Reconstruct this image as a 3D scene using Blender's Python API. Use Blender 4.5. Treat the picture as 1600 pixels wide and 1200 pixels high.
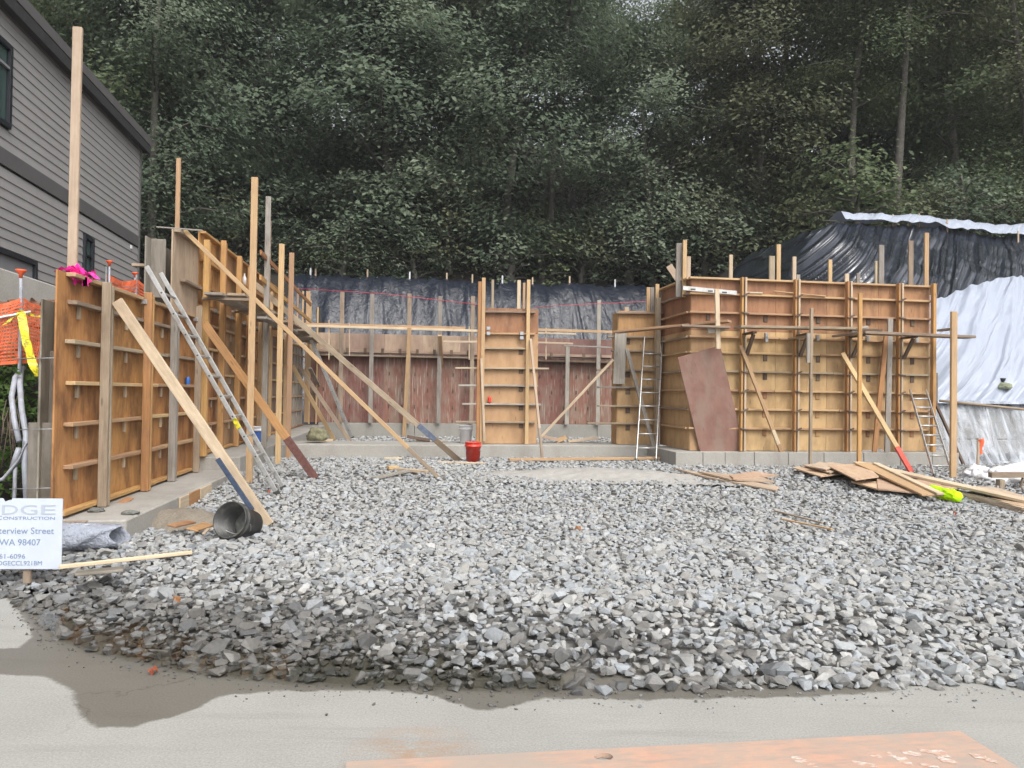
import bpy, bmesh, math, random
import numpy as np
from mathutils import Vector, Matrix, Quaternion, noise as mnoise
random.seed(7); rng = np.random.default_rng(11)
for o in list(bpy.data.objects): bpy.data.objects.remove(o)
S = bpy.context.scene; COL = S.collection
rad = math.radians

# ------------------------------------------------------------ camera, sky, sun, exposure
F = 1111.0; H = 1.62; PITCH = rad(.83); ROLL = rad(.8); ALPHA = rad(8.0)
CR = Matrix.Rotation(math.pi/2+PITCH, 3, 'X') @ Matrix.Rotation(ROLL, 3, 'Z')
cam_d = bpy.data.cameras.new('camera'); cam = bpy.data.objects.new('camera', cam_d); COL.objects.link(cam)
cam_d.sensor_width = 36; cam_d.lens = 36*F/1600; cam_d.clip_end = 1500; cam_d.clip_start = .05
cam.matrix_world = Matrix.Translation((0, 0, H)) @ CR.to_4x4()
S.camera = cam
SUN_EL, SUN_AZ = 50, 152      # compass style: degrees clockwise from +Y
world = bpy.data.worlds.new('World'); S.world = world; world.use_nodes = True
wn = world.node_tree.nodes; wl = world.node_tree.links; wn.clear()
sky = wn.new('ShaderNodeTexSky'); sky.sky_type = 'NISHITA'; sky.sun_disc = False
sky.sun_elevation = rad(SUN_EL); sky.sun_rotation = rad(SUN_AZ); sky.dust_density = 4; sky.air_density = 1.0; sky.ozone_density = 1.0
hs = wn.new('ShaderNodeHueSaturation'); hs.inputs['Saturation'].default_value = .22
bg = wn.new('ShaderNodeBackground'); bg.inputs['Strength'].default_value = .15
wo = wn.new('ShaderNodeOutputWorld')
wl.new(sky.outputs[0], hs.inputs['Color']); wl.new(hs.outputs[0], bg.inputs[0]); wl.new(bg.outputs[0], wo.inputs[0])
sd = bpy.data.lights.new('sun', 'SUN'); sun = bpy.data.objects.new('sun', sd); COL.objects.link(sun)
sd.energy = 1.1; sd.angle = rad(35); sd.color = (1, .96, .9)
el, az = rad(SUN_EL), rad(SUN_AZ)
sdir = Vector((math.sin(az)*math.cos(el), math.cos(az)*math.cos(el), math.sin(el)))
sun.rotation_euler = sdir.to_track_quat('Z', 'Y').to_euler()
vs = S.view_settings; vs.view_transform = 'Standard'; vs.look = 'None'; vs.exposure = .83; vs.gamma = 1; vs.use_curve_mapping = False

# ------------------------------------------------------------ coordinates
CA, SA = math.cos(ALPHA), math.sin(ALPHA)
CP = Vector((0, 0, H))
def W(u, v, z): return Vector((u*CA-v*SA, u*SA+v*CA, z))      # building grid (u right, v deep) to world
def UV(p): return (p[0]*CA+p[1]*SA, -p[0]*SA+p[1]*CA)
def ray(px, py): return CR @ Vector(((px-800)/F, -(py-600)/F, -1))
def rise(v): return .15*sstep(v, 8, 12.5)-.09*sstep(v, 16, 22.5)     # the gravel climbs gently toward the back
def G0(px, py, z):
    d = ray(px, py); return CP+d*((z-H)/d.z)
def G(px, py, z=.15):
    dz = 0.
    for _ in range(12):
        p = G0(px, py, z+dz); dz = rise(-p.x*SA+p.y*CA)
    return p
def D(px, py, Y):
    d = ray(px, py); return CP+d*(Y/d.y)
def PU(px, py, u):
    d = ray(px, py); return CP+d*(u/(d.x*CA+d.y*SA))
def PV(px, py, v):
    d = ray(px, py); return CP+d*(v/(-d.x*SA+d.y*CA))
def sstep(x, a, b):
    t = min(1, max(0, (x-a)/(b-a))); return t*t*(3-2*t)
def fbm(x, y, z=0, o=3): return mnoise.fractal(Vector((x, y, z)), 1.0, 2.0, o)
UX, VX, ZX = W(1, 0, 0), W(0, 1, 0), Vector((0, 0, 1))

# ------------------------------------------------------------ materials
def new_mat(name):
    m = bpy.data.materials.new(name); m.use_nodes = True
    nt = m.node_tree; b = nt.nodes['Principled BSDF']
    return m, nt, b
class NB:
    def __init__(s, nt): s.nt = nt
    def n(s, t, **k):
        o = s.nt.nodes.new('ShaderNode'+t)
        for a, v in k.items(): setattr(o, a, v)
        return o
    def l(s, a, b): s.nt.links.new(a, b)
    def val(s, sock, v):
        if hasattr(v, 'links') or hasattr(v, 'is_linked'): s.l(v, sock)
        else: sock.default_value = v
    def math(s, op, a, b=0., clamp=False):
        o = s.n('Math', operation=op, use_clamp=clamp); s.val(o.inputs[0], a); s.val(o.inputs[1], b); return o.outputs[0]
    def mix(s, f, a, b, blend='MIX'):
        o = s.n('Mix', data_type='RGBA', blend_type=blend); s.val(o.inputs[0], f)
        for i, v in ((6, a), (7, b)):
            if isinstance(v, tuple): o.inputs[i].default_value = (*v[:3], 1)
            else: s.l(v, o.inputs[i])
        return o.outputs[2]
    def ramp(s, f, stops):
        o = s.n('ValToRGB'); e = o.color_ramp.elements
        while len(e) < len(stops): e.new(.5)
        for i, (p, c) in enumerate(stops):
            e[i].position = p; e[i].color = (*c, 1) if isinstance(c, tuple) else (c, c, c, 1)
        s.l(f, o.inputs[0]); return o.outputs[0]
    def noise(s, vec, scale, detail=4, rough=.55, dist=0.):
        o = s.n('TexNoise'); o.inputs['Scale'].default_value = scale; o.inputs['Detail'].default_value = detail
        o.inputs['Roughness'].default_value = rough; o.inputs['Distortion'].default_value = dist
        if vec is not None: s.l(vec, o.inputs['Vector'])
        return o.outputs['Fac']
    def mapping(s, vec, scale=(1, 1, 1), loc=(0, 0, 0)):
        o = s.n('Mapping'); o.inputs['Scale'].default_value = scale; o.inputs['Location'].default_value = loc
        s.l(vec, o.inputs['Vector']); return o.outputs[0]
    def objvec(s, rnd=True):
        tc = s.n('TexCoord'); v = tc.outputs['Object']
        if rnd:
            oi = s.n('ObjectInfo'); m = s.math('MULTIPLY', oi.outputs['Random'], 53.)
            a = s.n('VectorMath', operation='ADD'); s.l(v, a.inputs[0]); s.l(m, a.inputs[1]); v = a.outputs[0]
        return v
    def pos(s): return s.n('NewGeometry').outputs['Position']
    def bump(s, h, strength=.3, dist=.01):
        o = s.n('Bump'); o.inputs['Strength'].default_value = strength; o.inputs['Distance'].default_value = dist
        s.l(h, o.inputs['Height']); return o.outputs[0]
    def rndval(s, lo, hi):
        oi = s.n('ObjectInfo'); mr = s.n('MapRange'); s.l(oi.outputs['Random'], mr.inputs[0])
        mr.inputs[3].default_value = lo; mr.inputs[4].default_value = hi; return mr.outputs[0]

def wood(name, c1, c2, stain, stain_amt=.5, rough=.75, grain=14, hue=.012, streak=None):
    m, nt, b = new_mat(name); q = NB(nt)
    v = q.objvec()
    g = q.noise(q.mapping(v, (.8, grain, grain)), 3.2, 5, .6, .6)
    col = q.ramp(g, [(.28, c1), (.72, c2)])
    s1 = q.noise(q.mapping(v, (1, 2.2, 2.2)), 1.7, 5, .65)
    sm = q.ramp(s1, [(.44, 0.), (.64, 1.)])
    col = q.mix(q.math('MULTIPLY', sm, stain_amt), col, stain)
    if streak:
        s2 = q.noise(q.mapping(v, (.9, 26, 26)), 1.6, 2, .5)
        col = q.mix(q.math('MULTIPLY', q.ramp(s2, [(.6, 0.), (.68, 1.)]), streak[1]), col, streak[0])
    # knots and nail marks
    vo = q.n('TexVoronoi'); vo.inputs['Scale'].default_value = 1.0
    q.l(q.mapping(v, (2.3, 9, 9)), vo.inputs['Vector'])
    kn = q.ramp(vo.outputs['Distance'], [(.06, 1.), (.14, 0.)])
    col = q.mix(q.math('MULTIPLY', kn, .45), col, tuple(x*.35 for x in stain))
    h = q.n('HueSaturation'); q.l(col, h.inputs['Color']); q.l(q.rndval(.78, 1.18), h.inputs['Value']); q.l(q.rndval(.5-hue, .5+hue), h.inputs['Hue'])
    q.l(h.outputs[0], b.inputs['Base Color']); b.inputs['Roughness'].default_value = rough
    q.l(q.bump(g, .35, .004), b.inputs['Normal'])
    b.inputs['Specular IOR Level'].default_value = .3
    return m

M = {}
M['lumber'] = wood('lumber', (.40, .255, .135), (.56, .385, .225), (.30, .20, .125), .35)
M['lumber_orange'] = wood('lumber_orange', (.36, .19, .075), (.52, .29, .125), (.22, .125, .07), .45)
M['lumber_pale'] = wood('lumber_pale', (.47, .365, .255), (.61, .495, .365), (.34, .26, .18), .45)
M['lumber_old'] = wood('lumber_old', (.265, .205, .145), (.42, .34, .25), (.17, .125, .09), .5)
M['lumber_grey'] = wood('lumber_grey', (.25, .225, .195), (.40, .37, .33), (.16, .135, .11), .5)
M['lumber_brace'] = wood('lumber_brace', (.42, .315, .22), (.57, .45, .33), (.24, .175, .125), .6)
M['lumber_dark'] = wood('lumber_dark', (.10, .07, .05), (.19, .135, .095), (.06, .045, .035), .5)
M['ply_orange'] = wood('ply_orange', (.45, .215, .07), (.58, .325, .125), (.17, .082, .038), .82, .62, 9)
M['ply_light'] = wood('ply_light', (.42, .265, .14), (.50, .33, .18), (.27, .165, .09), .6, .6, 3)
M['ply_tan'] = wood('ply_tan', (.44, .275, .145), (.52, .335, .185), (.32, .19, .10), .5, .55, 2.5)
M['ply_brown'] = wood('ply_brown', (.33, .175, .08), (.44, .25, .13), (.18, .10, .058), .6, .6, 4)
M['ply_red'] = wood('ply_red', (.18, .08, .06), (.25, .12, .095), (.24, .185, .145), .7, .7, 3, .01, ((.50, .45, .41), .6))
M['ply_redsheet'] = wood('ply_redsheet', (.20, .105, .085), (.265, .15, .12), (.26, .195, .155), .65, .7, 1.2)
M['ply_pink'] = wood('ply_pink', (.34, .245, .18), (.45, .34, .255), (.26, .175, .135), .5, .75, 5)
M['ply_grey'] = wood('ply_grey', (.19, .17, .14), (.30, .27, .23), (.11, .095, .07), .6, .8, 5)

def concrete(name, c1, c2, stain, rough=.85, sc=1.0, fine=.25):
    m, nt, b = new_mat(name); q = NB(nt); p = q.pos()
    n1 = q.noise(p, 1.4*sc, 6, .6); n2 = q.noise(p, 38*sc, 5, .7); n3 = q.noise(q.mapping(p, (1, 1, .35)), 3.1*sc, 4, .6)
    col = q.ramp(n1, [(.3, c1), (.7, c2)])
    col = q.mix(q.math('MULTIPLY', q.ramp(n3, [(.5, 0.), (.72, 1.)]), .55), col, stain)
    col = q.mix(fine, col, q.ramp(n2, [(.3, tuple(x*.6 for x in c1)), (.7, tuple(min(1, x*1.3) for x in c2))]))
    q.l(col, b.inputs['Base Color']); b.inputs['Roughness'].default_value = rough
    q.l(q.bump(n2, .35, .006), b.inputs['Normal']); return m
M['concrete'] = concrete('concrete', (.30, .285, .255), (.39, .375, .345), (.22, .20, .17))
M['concrete_dark'] = concrete('concrete_dark', (.25, .245, .22), (.33, .32, .29), (.18, .17, .15))
m, nt, b = new_mat('road'); q = NB(nt); p = q.pos()
n1 = q.noise(p, 1.6, 6, .6); n2 = q.noise(p, 90, 3, .7); n4 = q.noise(p, 260, 2, .6); n3 = q.noise(q.mapping(p, (.5, 2.2, 1)), 2.2, 5, .6)
col = q.ramp(n1, [(.3, (.275, .27, .25)), (.7, (.335, .33, .305))])
col = q.mix(q.math('MULTIPLY', q.ramp(n3, [(.5, 0.), (.75, 1.)]), .5), col, (.27, .255, .225))
col = q.mix(.28, col, q.ramp(n2, [(.32, (.17, .165, .155)), (.68, (.54, .53, .50))])); col = q.mix(q.math('MULTIPLY', q.ramp(n4, [(.66, 0.), (.72, 1.)]), .5), col, (.12, .115, .11))
cv = q.n('TexVoronoi', feature='DISTANCE_TO_EDGE'); cv.inputs['Scale'].default_value = .55
dv_ = q.n('VectorMath', operation='ADD'); q.l(p, dv_.inputs[0]); nz_ = q.n('TexNoise'); nz_.inputs['Scale'].default_value = 2.5; nz_.inputs['Detail'].default_value = 6; q.l(p, nz_.inputs['Vector'])
q.l(nz_.outputs['Color'], dv_.inputs[1]); q.l(dv_.outputs[0], cv.inputs['Vector'])
crk = q.math('MULTIPLY', q.ramp(cv.outputs['Distance'], [(.0, 1.), (.006, 0.)]), q.ramp(q.noise(p, .9, 3, .6), [(.5, 0.), (.6, 1.)]))
col = q.mix(q.math('MULTIPLY', crk, .6), col, (.10, .095, .085))
sm_ = q.noise(q.mapping(p, (.35, 3.5, 1)), 1.8, 4, .6); col = q.mix(q.math('MULTIPLY', q.ramp(sm_, [(.55, 0.), (.7, 1.)]), .28), col, (.20, .19, .175))
at = q.n('Attribute'); at.attribute_name = 'wet'
we = q.math('ADD', at.outputs['Fac'], q.math('MULTIPLY', q.math('SUBTRACT', q.noise(p, 7, 6, .7), .5), .12))
wet = q.ramp(q.math('ADD', q.math('MULTIPLY', we, 22.), .5, True), [(.25, 0.), (.75, 1.)])
col = q.mix(wet, col, q.mix(1., col, (.47, .445, .41), 'MULTIPLY'))
ru = q.noise(q.mapping(p, (1, 1, 1), (-.35, -3.0, 0)), 1.3, 5, .7)
vs2 = q.n('VectorMath', operation='DISTANCE'); q.l(p, vs2.inputs[0]); vs2.inputs[1].default_value = G0(650, 1180, 0)
rust = q.math('MULTIPLY', q.ramp(vs2.outputs['Value'], [(.02, 1.), (.35, 0.)]), q.ramp(q.noise(q.mapping(p, (2, 5, 1)), 3, 5, .7), [(.4, 0.), (.65, 1.)]))
col = q.mix(q.math('MULTIPLY', rust, .75), col, (.36, .19, .085))
q.l(col, b.inputs['Base Color']); q.l(q.math('SUBTRACT', .9, q.math('MULTIPLY', wet, .38)), b.inputs['Roughness']); b.inputs['Specular IOR Level'].default_value = .3
q.l(q.bump(n2, .18, .004), b.inputs['Normal']); M['road'] = m
M['fines'] = concrete('fines', (.30, .285, .26), (.38, .365, .34), (.24, .22, .195), .95, 1.5, .5)
M['dirt'] = concrete('dirt', (.16, .135, .105), (.23, .20, .16), (.11, .085, .065), .95, 1.2, .5)
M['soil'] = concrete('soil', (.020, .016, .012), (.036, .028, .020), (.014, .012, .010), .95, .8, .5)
M['soil_red'] = concrete('soil_red', (.15, .075, .048), (.21, .11, .07), (.09, .05, .035), .95, 1.5, .5)

def simple(name, col, rough=.5, metal=0., spec=.5, var=.0, nsc=20, bump=0., dirt=None, dsc=6.):
    m, nt, b = new_mat(name); q = NB(nt); v = q.objvec(True)
    c = col
    n = q.noise(v, nsc, 4, .6)
    cc = q.ramp(n, [(.3, tuple(x*(1-var) for x in col)), (.7, tuple(min(1., x*(1+var)) for x in col))])
    if dirt:
        d = q.noise(v, dsc, 5, .65); cc = q.mix(q.math('MULTIPLY', q.ramp(d, [(.48, 0.), (.68, 1.)]), dirt[1]), cc, dirt[0])
    q.l(cc, b.inputs['Base Color'])
    b.inputs['Roughness'].default_value = rough; b.inputs['Metallic'].default_value = metal; b.inputs['Specular IOR Level'].default_value = spec
    if bump: q.l(q.bump(n, bump, .01), b.inputs['Normal'])
    return m
M['alu'] = simple('aluminium', (.55, .55, .54), .42, .75, .5, .12, 30, 0, ((.38, .35, .31), .6))
M['steel'] = simple('galvanised_steel', (.42, .43, .44), .45, .8, .5, .15)
M['black_plastic'] = simple('black_plastic', (.035, .036, .035), .45, 0, .5, .15, 20, 0, ((.16, .15, .13), .7))
M['mortar'] = simple('mortar', (.16, .165, .15), .9, 0, .2, .3, 30, .6)
M['bucket_red'] = simple('bucket_red', (.62, .045, .025), .4, 0, .5, .08, 15, 0, ((.55, .30, .25), .4))
M['bucket_white'] = simple('bucket_white', (.72, .72, .74), .4, 0, .5, .05, 12, 0, ((.6, .58, .54), .4))
M['bucket_blue'] = simple('bucket_blue', (.05, .12, .38), .4)
M['sign_white'] = simple('sign_white', (.53, .58, .66), .45, 0, .4, .03, 6, 0, ((.60, .64, .68), .4), 3)
M['sign_grey'] = simple('sign_grey', (.40, .44, .52), .5)
M['sign_blue'] = simple('sign_blue', (.20, .27, .40), .5)
M['orange_plastic'] = simple('orange_plastic', (.80, .13, .045), .5)
M['mesh_orange'] = simple('mesh_orange', (.80, .17, .07), .55)
M['tape'] = simple('tape', (.72, .62, .03), .4, 0, .5, .1, 8, 0, ((.04, .04, .02), .85), 22)
M['pink'] = simple('pink', (.9, .03, .36), .6, 0, .4, .2, 40)
M['hivis'] = simple('hivis', (.52, .90, .01), .75, 0, .2, .12, 14, .6)
M['pvc'] = simple('pvc', (.36, .38, .43), .45, 0, .5, .1, 10, 0, ((.18, .16, .14), .6))
M['string'] = simple('string_red', (.55, .04, .07), .7)
M['wire'] = simple('wire', (.08, .08, .08), .6)
M['paint_blue'] = simple('paint_blue', (.035, .065, .16), .6, 0, .4, .2)
M['paint_greyblue'] = simple('paint_greyblue', (.11, .13, .18), .7, 0, .3, .3)
M['paint_slate'] = simple('paint_slate', (.045, .065, .11), .7, 0, .3, .3)
M['paint_red'] = simple('paint_red', (.62, .09, .06), .6, 0, .4, .2)
M['paint_maroon'] = simple('paint_maroon', (.13, .06, .05), .7, 0, .3, .3)
M['can_blue'] = simple('can_blue', (.05, .16, .50), .35, .3)
M['white_bottle'] = simple('white_bottle', (.7, .7, .7), .35)
M['sandbag'] = simple('sandbag', (.23, .25, .17), .9, 0, .2, .25, 25, .5)
M['sack'] = simple('sack', (.20, .19, .12), .85, 0, .2, .35, 16, .8)
M['frame_dark'] = simple('frame_dark', (.018, .02, .026), .5)
M['fascia'] = simple('fascia', (.12, .115, .115), .6, 0, .4, .08, 3)
M['band'] = simple('band', (.12, .116, .116), .6, 0, .4, .06, 3)
M['siding'] = simple('siding', (.315, .305, .30), .6, 0, .35, .05, 4)
M['roofing'] = simple('roofing', (.05, .05, .05), .8, 0, .3, .2, 12)
M['panel_grey'] = simple('panel_grey', (.25, .25, .26), .55, 0, .4, .04, 3)
M['leaf_fall'] = simple('leaf_fall', (.27, .125, .055), .7, 0, .3, .3, 30)
M['leaf_red'] = simple('leaf_red', (.27, .075, .04), .7, 0, .3, .3, 30)
m, nt, b = new_mat('glass'); b.inputs['Base Color'].default_value = (.05, .085, .08, 1); b.inputs['Roughness'].default_value = .06; b.inputs['Specular IOR Level'].default_value = .8; M['glass'] = m

def sheet_mat(name, col, rough, alpha=1., trans=0., wr=.5, sc=(3, 3, 3)):
    m, nt, b = new_mat(name); q = NB(nt); p = q.pos()
    n = q.noise(q.mapping(p, sc), 1.6, 6, .62, .8); n2 = q.noise(p, 7, 4, .6, 1.5)
    hsum = q.math('ADD', n, q.math('MULTIPLY', n2, .35))
    q.l(q.bump(hsum, wr, .12), b.inputs['Normal'])
    d = q.noise(p, 1.1, 5, .7)
    cc = q.mix(q.math('MULTIPLY', q.ramp(d, [(.5, 0.), (.75, 1.)]), .35), col, tuple(x*.8+.03 for x in col))
    q.l(cc, b.inputs['Base Color']); b.inputs['Roughness'].default_value = rough
    b.inputs['Alpha'].default_value = alpha; b.inputs['Specular IOR Level'].default_value = 1.
    if trans:
        tl = q.n('BsdfTranslucent'); tl.inputs[0].default_value = (*col, 1); ms = q.n('MixShader'); ms.inputs[0].default_value = trans
        out = nt.nodes['Material Output']; q.l(b.outputs[0], ms.inputs[1]); q.l(tl.outputs[0], ms.inputs[2]); q.l(ms.outputs[0], out.inputs[0])
    return m
M['poly_black'] = sheet_mat('poly_black', (.016, .020, .032), .26, 1, 0, .5, (1.8, 1.8, .5))
M['poly_black'].node_tree.nodes['Principled BSDF'].inputs['Specular IOR Level'].default_value = .55
M['poly_white'] = sheet_mat('poly_white', (.36, .40, .48), .36, 1, .06, .9, (2, 2, 1))
M['poly_clear'] = sheet_mat('poly_clear', (.52, .56, .62), .22, .45, 0, .9, (2, 2, .6))
nt = M['poly_clear'].node_tree; q = NB(nt); b = nt.nodes['Principled BSDF']
q.l(q.ramp(q.noise(q.mapping(q.pos(), (3.2, 1, .5)), 1.5, 4, .6, 1.), [(.36, .22), (.66, .85)]), b.inputs['Alpha'])
M['poly_black_folds'] = sheet_mat('poly_black_folds', (.022, .027, .040), .25, 1, 0, .5, (2.2, 2.2, .7))
nt = M['poly_black_folds'].node_tree; q = NB(nt); b = nt.nodes['Principled BSDF']; sp = q.n('SeparateXYZ'); q.l(q.pos(), sp.inputs[0])
uu_ = q.math('ADD', q.math('MULTIPLY', sp.outputs[0], CA), q.math('MULTIPLY', sp.outputs[1], SA)); ss_ = q.math('SUBTRACT', uu_, q.math('MULTIPLY', sp.outputs[2], 1.15))
cb = q.n('CombineXYZ'); q.l(q.math('MULTIPLY', ss_, 5.5), cb.inputs[0]); q.l(q.math('MULTIPLY', sp.outputs[2], .14), cb.inputs[1])
nr_ = q.math('POWER', q.math('SUBTRACT', 1., q.math('MULTIPLY', q.math('ABSOLUTE', q.math('SUBTRACT', q.noise(cb.outputs[0], .5, 2, .5, .25), .5)), 4.), True), 3.)
q.l(q.bump(nr_, 1., .22), b.inputs['Normal']); b.inputs['Coat Weight'].default_value = .5; b.inputs['Coat Roughness'].default_value = .12
nt = M['poly_white'].node_tree; q = NB(nt); b = nt.nodes['Principled BSDF']; sp = q.n('SeparateXYZ'); q.l(q.pos(), sp.inputs[0])
cb = q.n('CombineXYZ'); q.l(q.math('SUBTRACT', q.math('MULTIPLY', sp.outputs[0], 2.6), q.math('MULTIPLY', sp.outputs[2], 3.0)), cb.inputs[0]); q.l(q.math('MULTIPLY', sp.outputs[2], .5), cb.inputs[1])
q.l(q.bump(q.noise(cb.outputs[0], .62, 4, .5, .9), .9, .22), b.inputs['Normal']); b.inputs['Specular IOR Level'].default_value = .5
M['poly_wrap'] = sheet_mat('poly_wrap', (.36, .39, .46), .2, 1, 0, .6, (14, 6, 14))

# stones
def stone_mat(name, island):
    m, nt, b = new_mat(name); q = NB(nt); p = q.pos()
    if island: r = q.n('NewGeometry').outputs['Random Per Island']
    else: r = q.n('ObjectInfo').outputs['Random']
    wn_ = q.n('TexWhiteNoise', noise_dimensions='1D'); q.l(q.math('MULTIPLY', r, 91.7), wn_.inputs['W'])
    r2 = wn_.outputs['Value']
    col = q.ramp(r, [(0., (.19, .195, .20)), (.15, (.285, .275, .255)), (.3, (.32, .325, .325)), (.45, (.25, .28, .31)), (.58, (.35, .34, .315)), (.70, (.31, .345, .38)), (.86, (.37, .37, .355)), (.95, (.34, .37, .40)), (1., (.46, .455, .44))])
    n = q.noise(p, 45, 4, .65); n0 = q.noise(p, 9, 4, .6)
    col = q.mix(.28, col, q.ramp(n, [(.35, (.20, .195, .185)), (.65, (.46, .45, .43))]))
    col = q.mix(q.math('MULTIPLY', q.ramp(n0, [(.55, 0.), (.7, 1.)]), .18), col, (.38, .345, .29))
    # wet: the front left of the bed stands in a puddle
    sep = q.n('SeparateXYZ'); q.l(p, sep.inputs[0])
    wz = q.noise(p, 1.1, 3, .6)
    e = q.math('ADD', q.math('MULTIPLY', sep.outputs['Y'], .75), q.math('MULTIPLY', sep.outputs['X'], .30))
    e = q.math('ADD', e, q.math('MULTIPLY', wz, 1.6))
    e = q.math('ADD', e, q.math('MULTIPLY', r2, .9))
    wet = q.ramp(q.math('MULTIPLY', e, .2), [(.86, 1.), (1., 0.)])
    col = q.mix(wet, col, q.mix(1., col, (.36, .345, .33), 'MULTIPLY'))
    q.l(col, b.inputs['Base Color'])
    q.l(q.math('SUBTRACT', .85, q.math('MULTIPLY', wet, .45)), b.inputs['Roughness'])
    b.inputs['Specular IOR Level'].default_value = .35
    q.l(q.bump(n, .5, .006), b.inputs['Normal'])
    return m
M['stone'] = stone_mat('stone', True); M['stone_single'] = stone_mat('stone_single', False)
m, nt, b = new_mat('gravel_base'); q = NB(nt); p = q.pos()
vo = q.n('TexVoronoi'); vo.inputs['Scale'].default_value = 14; q.l(p, vo.inputs['Vector'])
col = q.ramp(q.noise(p, 30, 4, .6), [(.3, (.12, .115, .11)), (.7, (.28, .27, .255))])
q.l(col, b.inputs['Base Color']); b.inputs['Roughness'].default_value = .95; q.l(q.bump(vo.outputs['Distance'], 1., .03), b.inputs['Normal']); M['gravel_base'] = m
m, nt, b = new_mat('puddle_water'); q = NB(nt)
tb = q.n('BsdfTransparent'); tb.inputs[0].default_value = (.86, .86, .82, 1); gb = q.n('BsdfGlossy'); gb.inputs['Roughness'].default_value = .03
fr = q.n('Fresnel'); fr.inputs[0].default_value = 1.33; mx = q.n('MixShader'); q.l(fr.outputs[0], mx.inputs[0]); q.l(tb.outputs[0], mx.inputs[1]); q.l(gb.outputs[0], mx.inputs[2])
q.l(mx.outputs[0], nt.nodes['Material Output'].inputs[0]); nt.nodes.remove(b)
M['water'] = m

def leaf_mat(name, stops, trans=.38):
    m, nt, b = new_mat(name); q = NB(nt)
    at = q.n('Attribute'); at.attribute_name = 'tint'
    oi = q.n('ObjectInfo')
    f = q.math('ADD', q.math('MULTIPLY', at.outputs['Fac'], .72), q.math('MULTIPLY', oi.outputs['Random'], .28))
    col = q.ramp(f, stops)
    q.l(col, b.inputs['Base Color']); b.inputs['Roughness'].default_value = .55; b.inputs['Specular IOR Level'].default_value = .28
    tl = q.n('BsdfTranslucent'); q.l(col, tl.inputs[0]); ms = q.n('MixShader'); ms.inputs[0].default_value = trans
    out = nt.nodes['Material Output']; q.l(b.outputs[0], ms.inputs[1]); q.l(tl.outputs[0], ms.inputs[2]); q.l(ms.outputs[0], out.inputs[0])
    return m
M['leaf_blue'] = leaf_mat('leaf_bluegreen', [(.05, (.066, .098, .066)), (.5, (.132, .174, .112)), (.9, (.24, .28, .195))])
M['leaf_green'] = leaf_mat('leaf_green', [(.05, (.066, .094, .046)), (.5, (.128, .168, .086)), (.85, (.21, .24, .12)), (.98, (.29, .25, .11))])
M['leaf_olive'] = leaf_mat('leaf_olive', [(.05, (.074, .090, .050)), (.5, (.138, .156, .090)), (.85, (.21, .21, .12)), (.98, (.28, .22, .11))])
M['fern'] = leaf_mat('leaf_fern', [(.1, (.03, .06, .012)), (.6, (.07, .14, .025)), (1., (.14, .22, .05))])
M['bark'] = wood('bark', (.085, .078, .068), (.17, .155, .135), (.06, .06, .05), .5, .9, 6)
M['root'] = wood('root', (.11, .08, .06), (.19, .15, .115), (.07, .06, .045), .5, .9, 6)

# road plate paint (worn orange and white paint on steel)
m, nt, b = new_mat('plate_paint'); q = NB(nt); v = q.objvec(False)
n1 = q.noise(v, 3.2, 6, .7, .4); n2 = q.noise(q.mapping(v, (2, 9, 1)), 2.2, 5, .7)
col = q.mix(q.ramp(n1, [(.42, 0.), (.66, 1.)]), (.58, .33, .225), (.44, .285, .22))
col = q.mix(q.math('MULTIPLY', q.ramp(n2, [(.46, 0.), (.62, 1.)]), .75), col, (.33, .27, .235))
n3 = q.noise(v, 1.1, 6, .75); col = q.mix(q.math('MULTIPLY', q.ramp(n3, [(.38, 0.), (.58, 1.)]), .8), col, (.37, .315, .265))
q.l(col, b.inputs['Base Color']); b.inputs['Roughness'].default_value = .7; q.l(q.bump(n1, .2, .004), b.inputs['Normal']); M['plate'] = m
m, nt, b = new_mat('worn_white_paint'); q = NB(nt); p = q.pos()
nn1 = q.noise(q.mapping(p, (1, 2.5, 1)), 24, 5, .7)
q.l(q.mix(q.ramp(nn1, [(.42, 0.), (.54, 1.)]), (.56, .53, .48), (.48, .30, .22)), b.inputs['Base Color']); b.inputs['Roughness'].default_value = .85; M['paint_white'] = m

# ------------------------------------------------------------ object helpers
def wm(o): return (wm(o.parent) @ o.matrix_basis) if o.parent else o.matrix_basis.copy()
def setp(o, **k):
    for a, v in k.items():
        if v is not None: o[a] = v
def thing(name, label, cat, loc=(0, 0, 0), rotz=0, group=None):
    o = bpy.data.objects.new(name, None); COL.objects.link(o); o.empty_display_size = .1
    o.matrix_basis = Matrix.Translation(loc) @ Matrix.Rotation(rotz, 4, 'Z')
    setp(o, label=label, category=cat, group=group); return o
def tag(o, label, cat, group=None): setp(o, label=label, category=cat, group=group); return o
def put(name, me, mt=None, parent=None, mw=Matrix.Identity(4), kind=None):
    o = bpy.data.objects.new(name, me); COL.objects.link(o)
    if mt is not None:
        mt = M[mt] if isinstance(mt, str) else mt
        if not me.materials: me.materials.append(mt)
        elif me.materials[0] is not mt:
            o.material_slots[0].link = 'OBJECT'; o.material_slots[0].material = mt
    if parent: o.parent = parent; o.matrix_basis = wm(parent).inverted() @ mw
    else: o.matrix_basis = mw
    if kind: o['kind'] = kind
    return o
def pymesh(name, vs_, fs, smooth=False):
    me = bpy.data.meshes.new(name); me.from_pydata([tuple(v) for v in vs_], [], fs); me.update()
    if smooth: me.polygons.foreach_set('use_smooth', [True]*len(me.polygons))
    return me
_bc = {}
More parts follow.
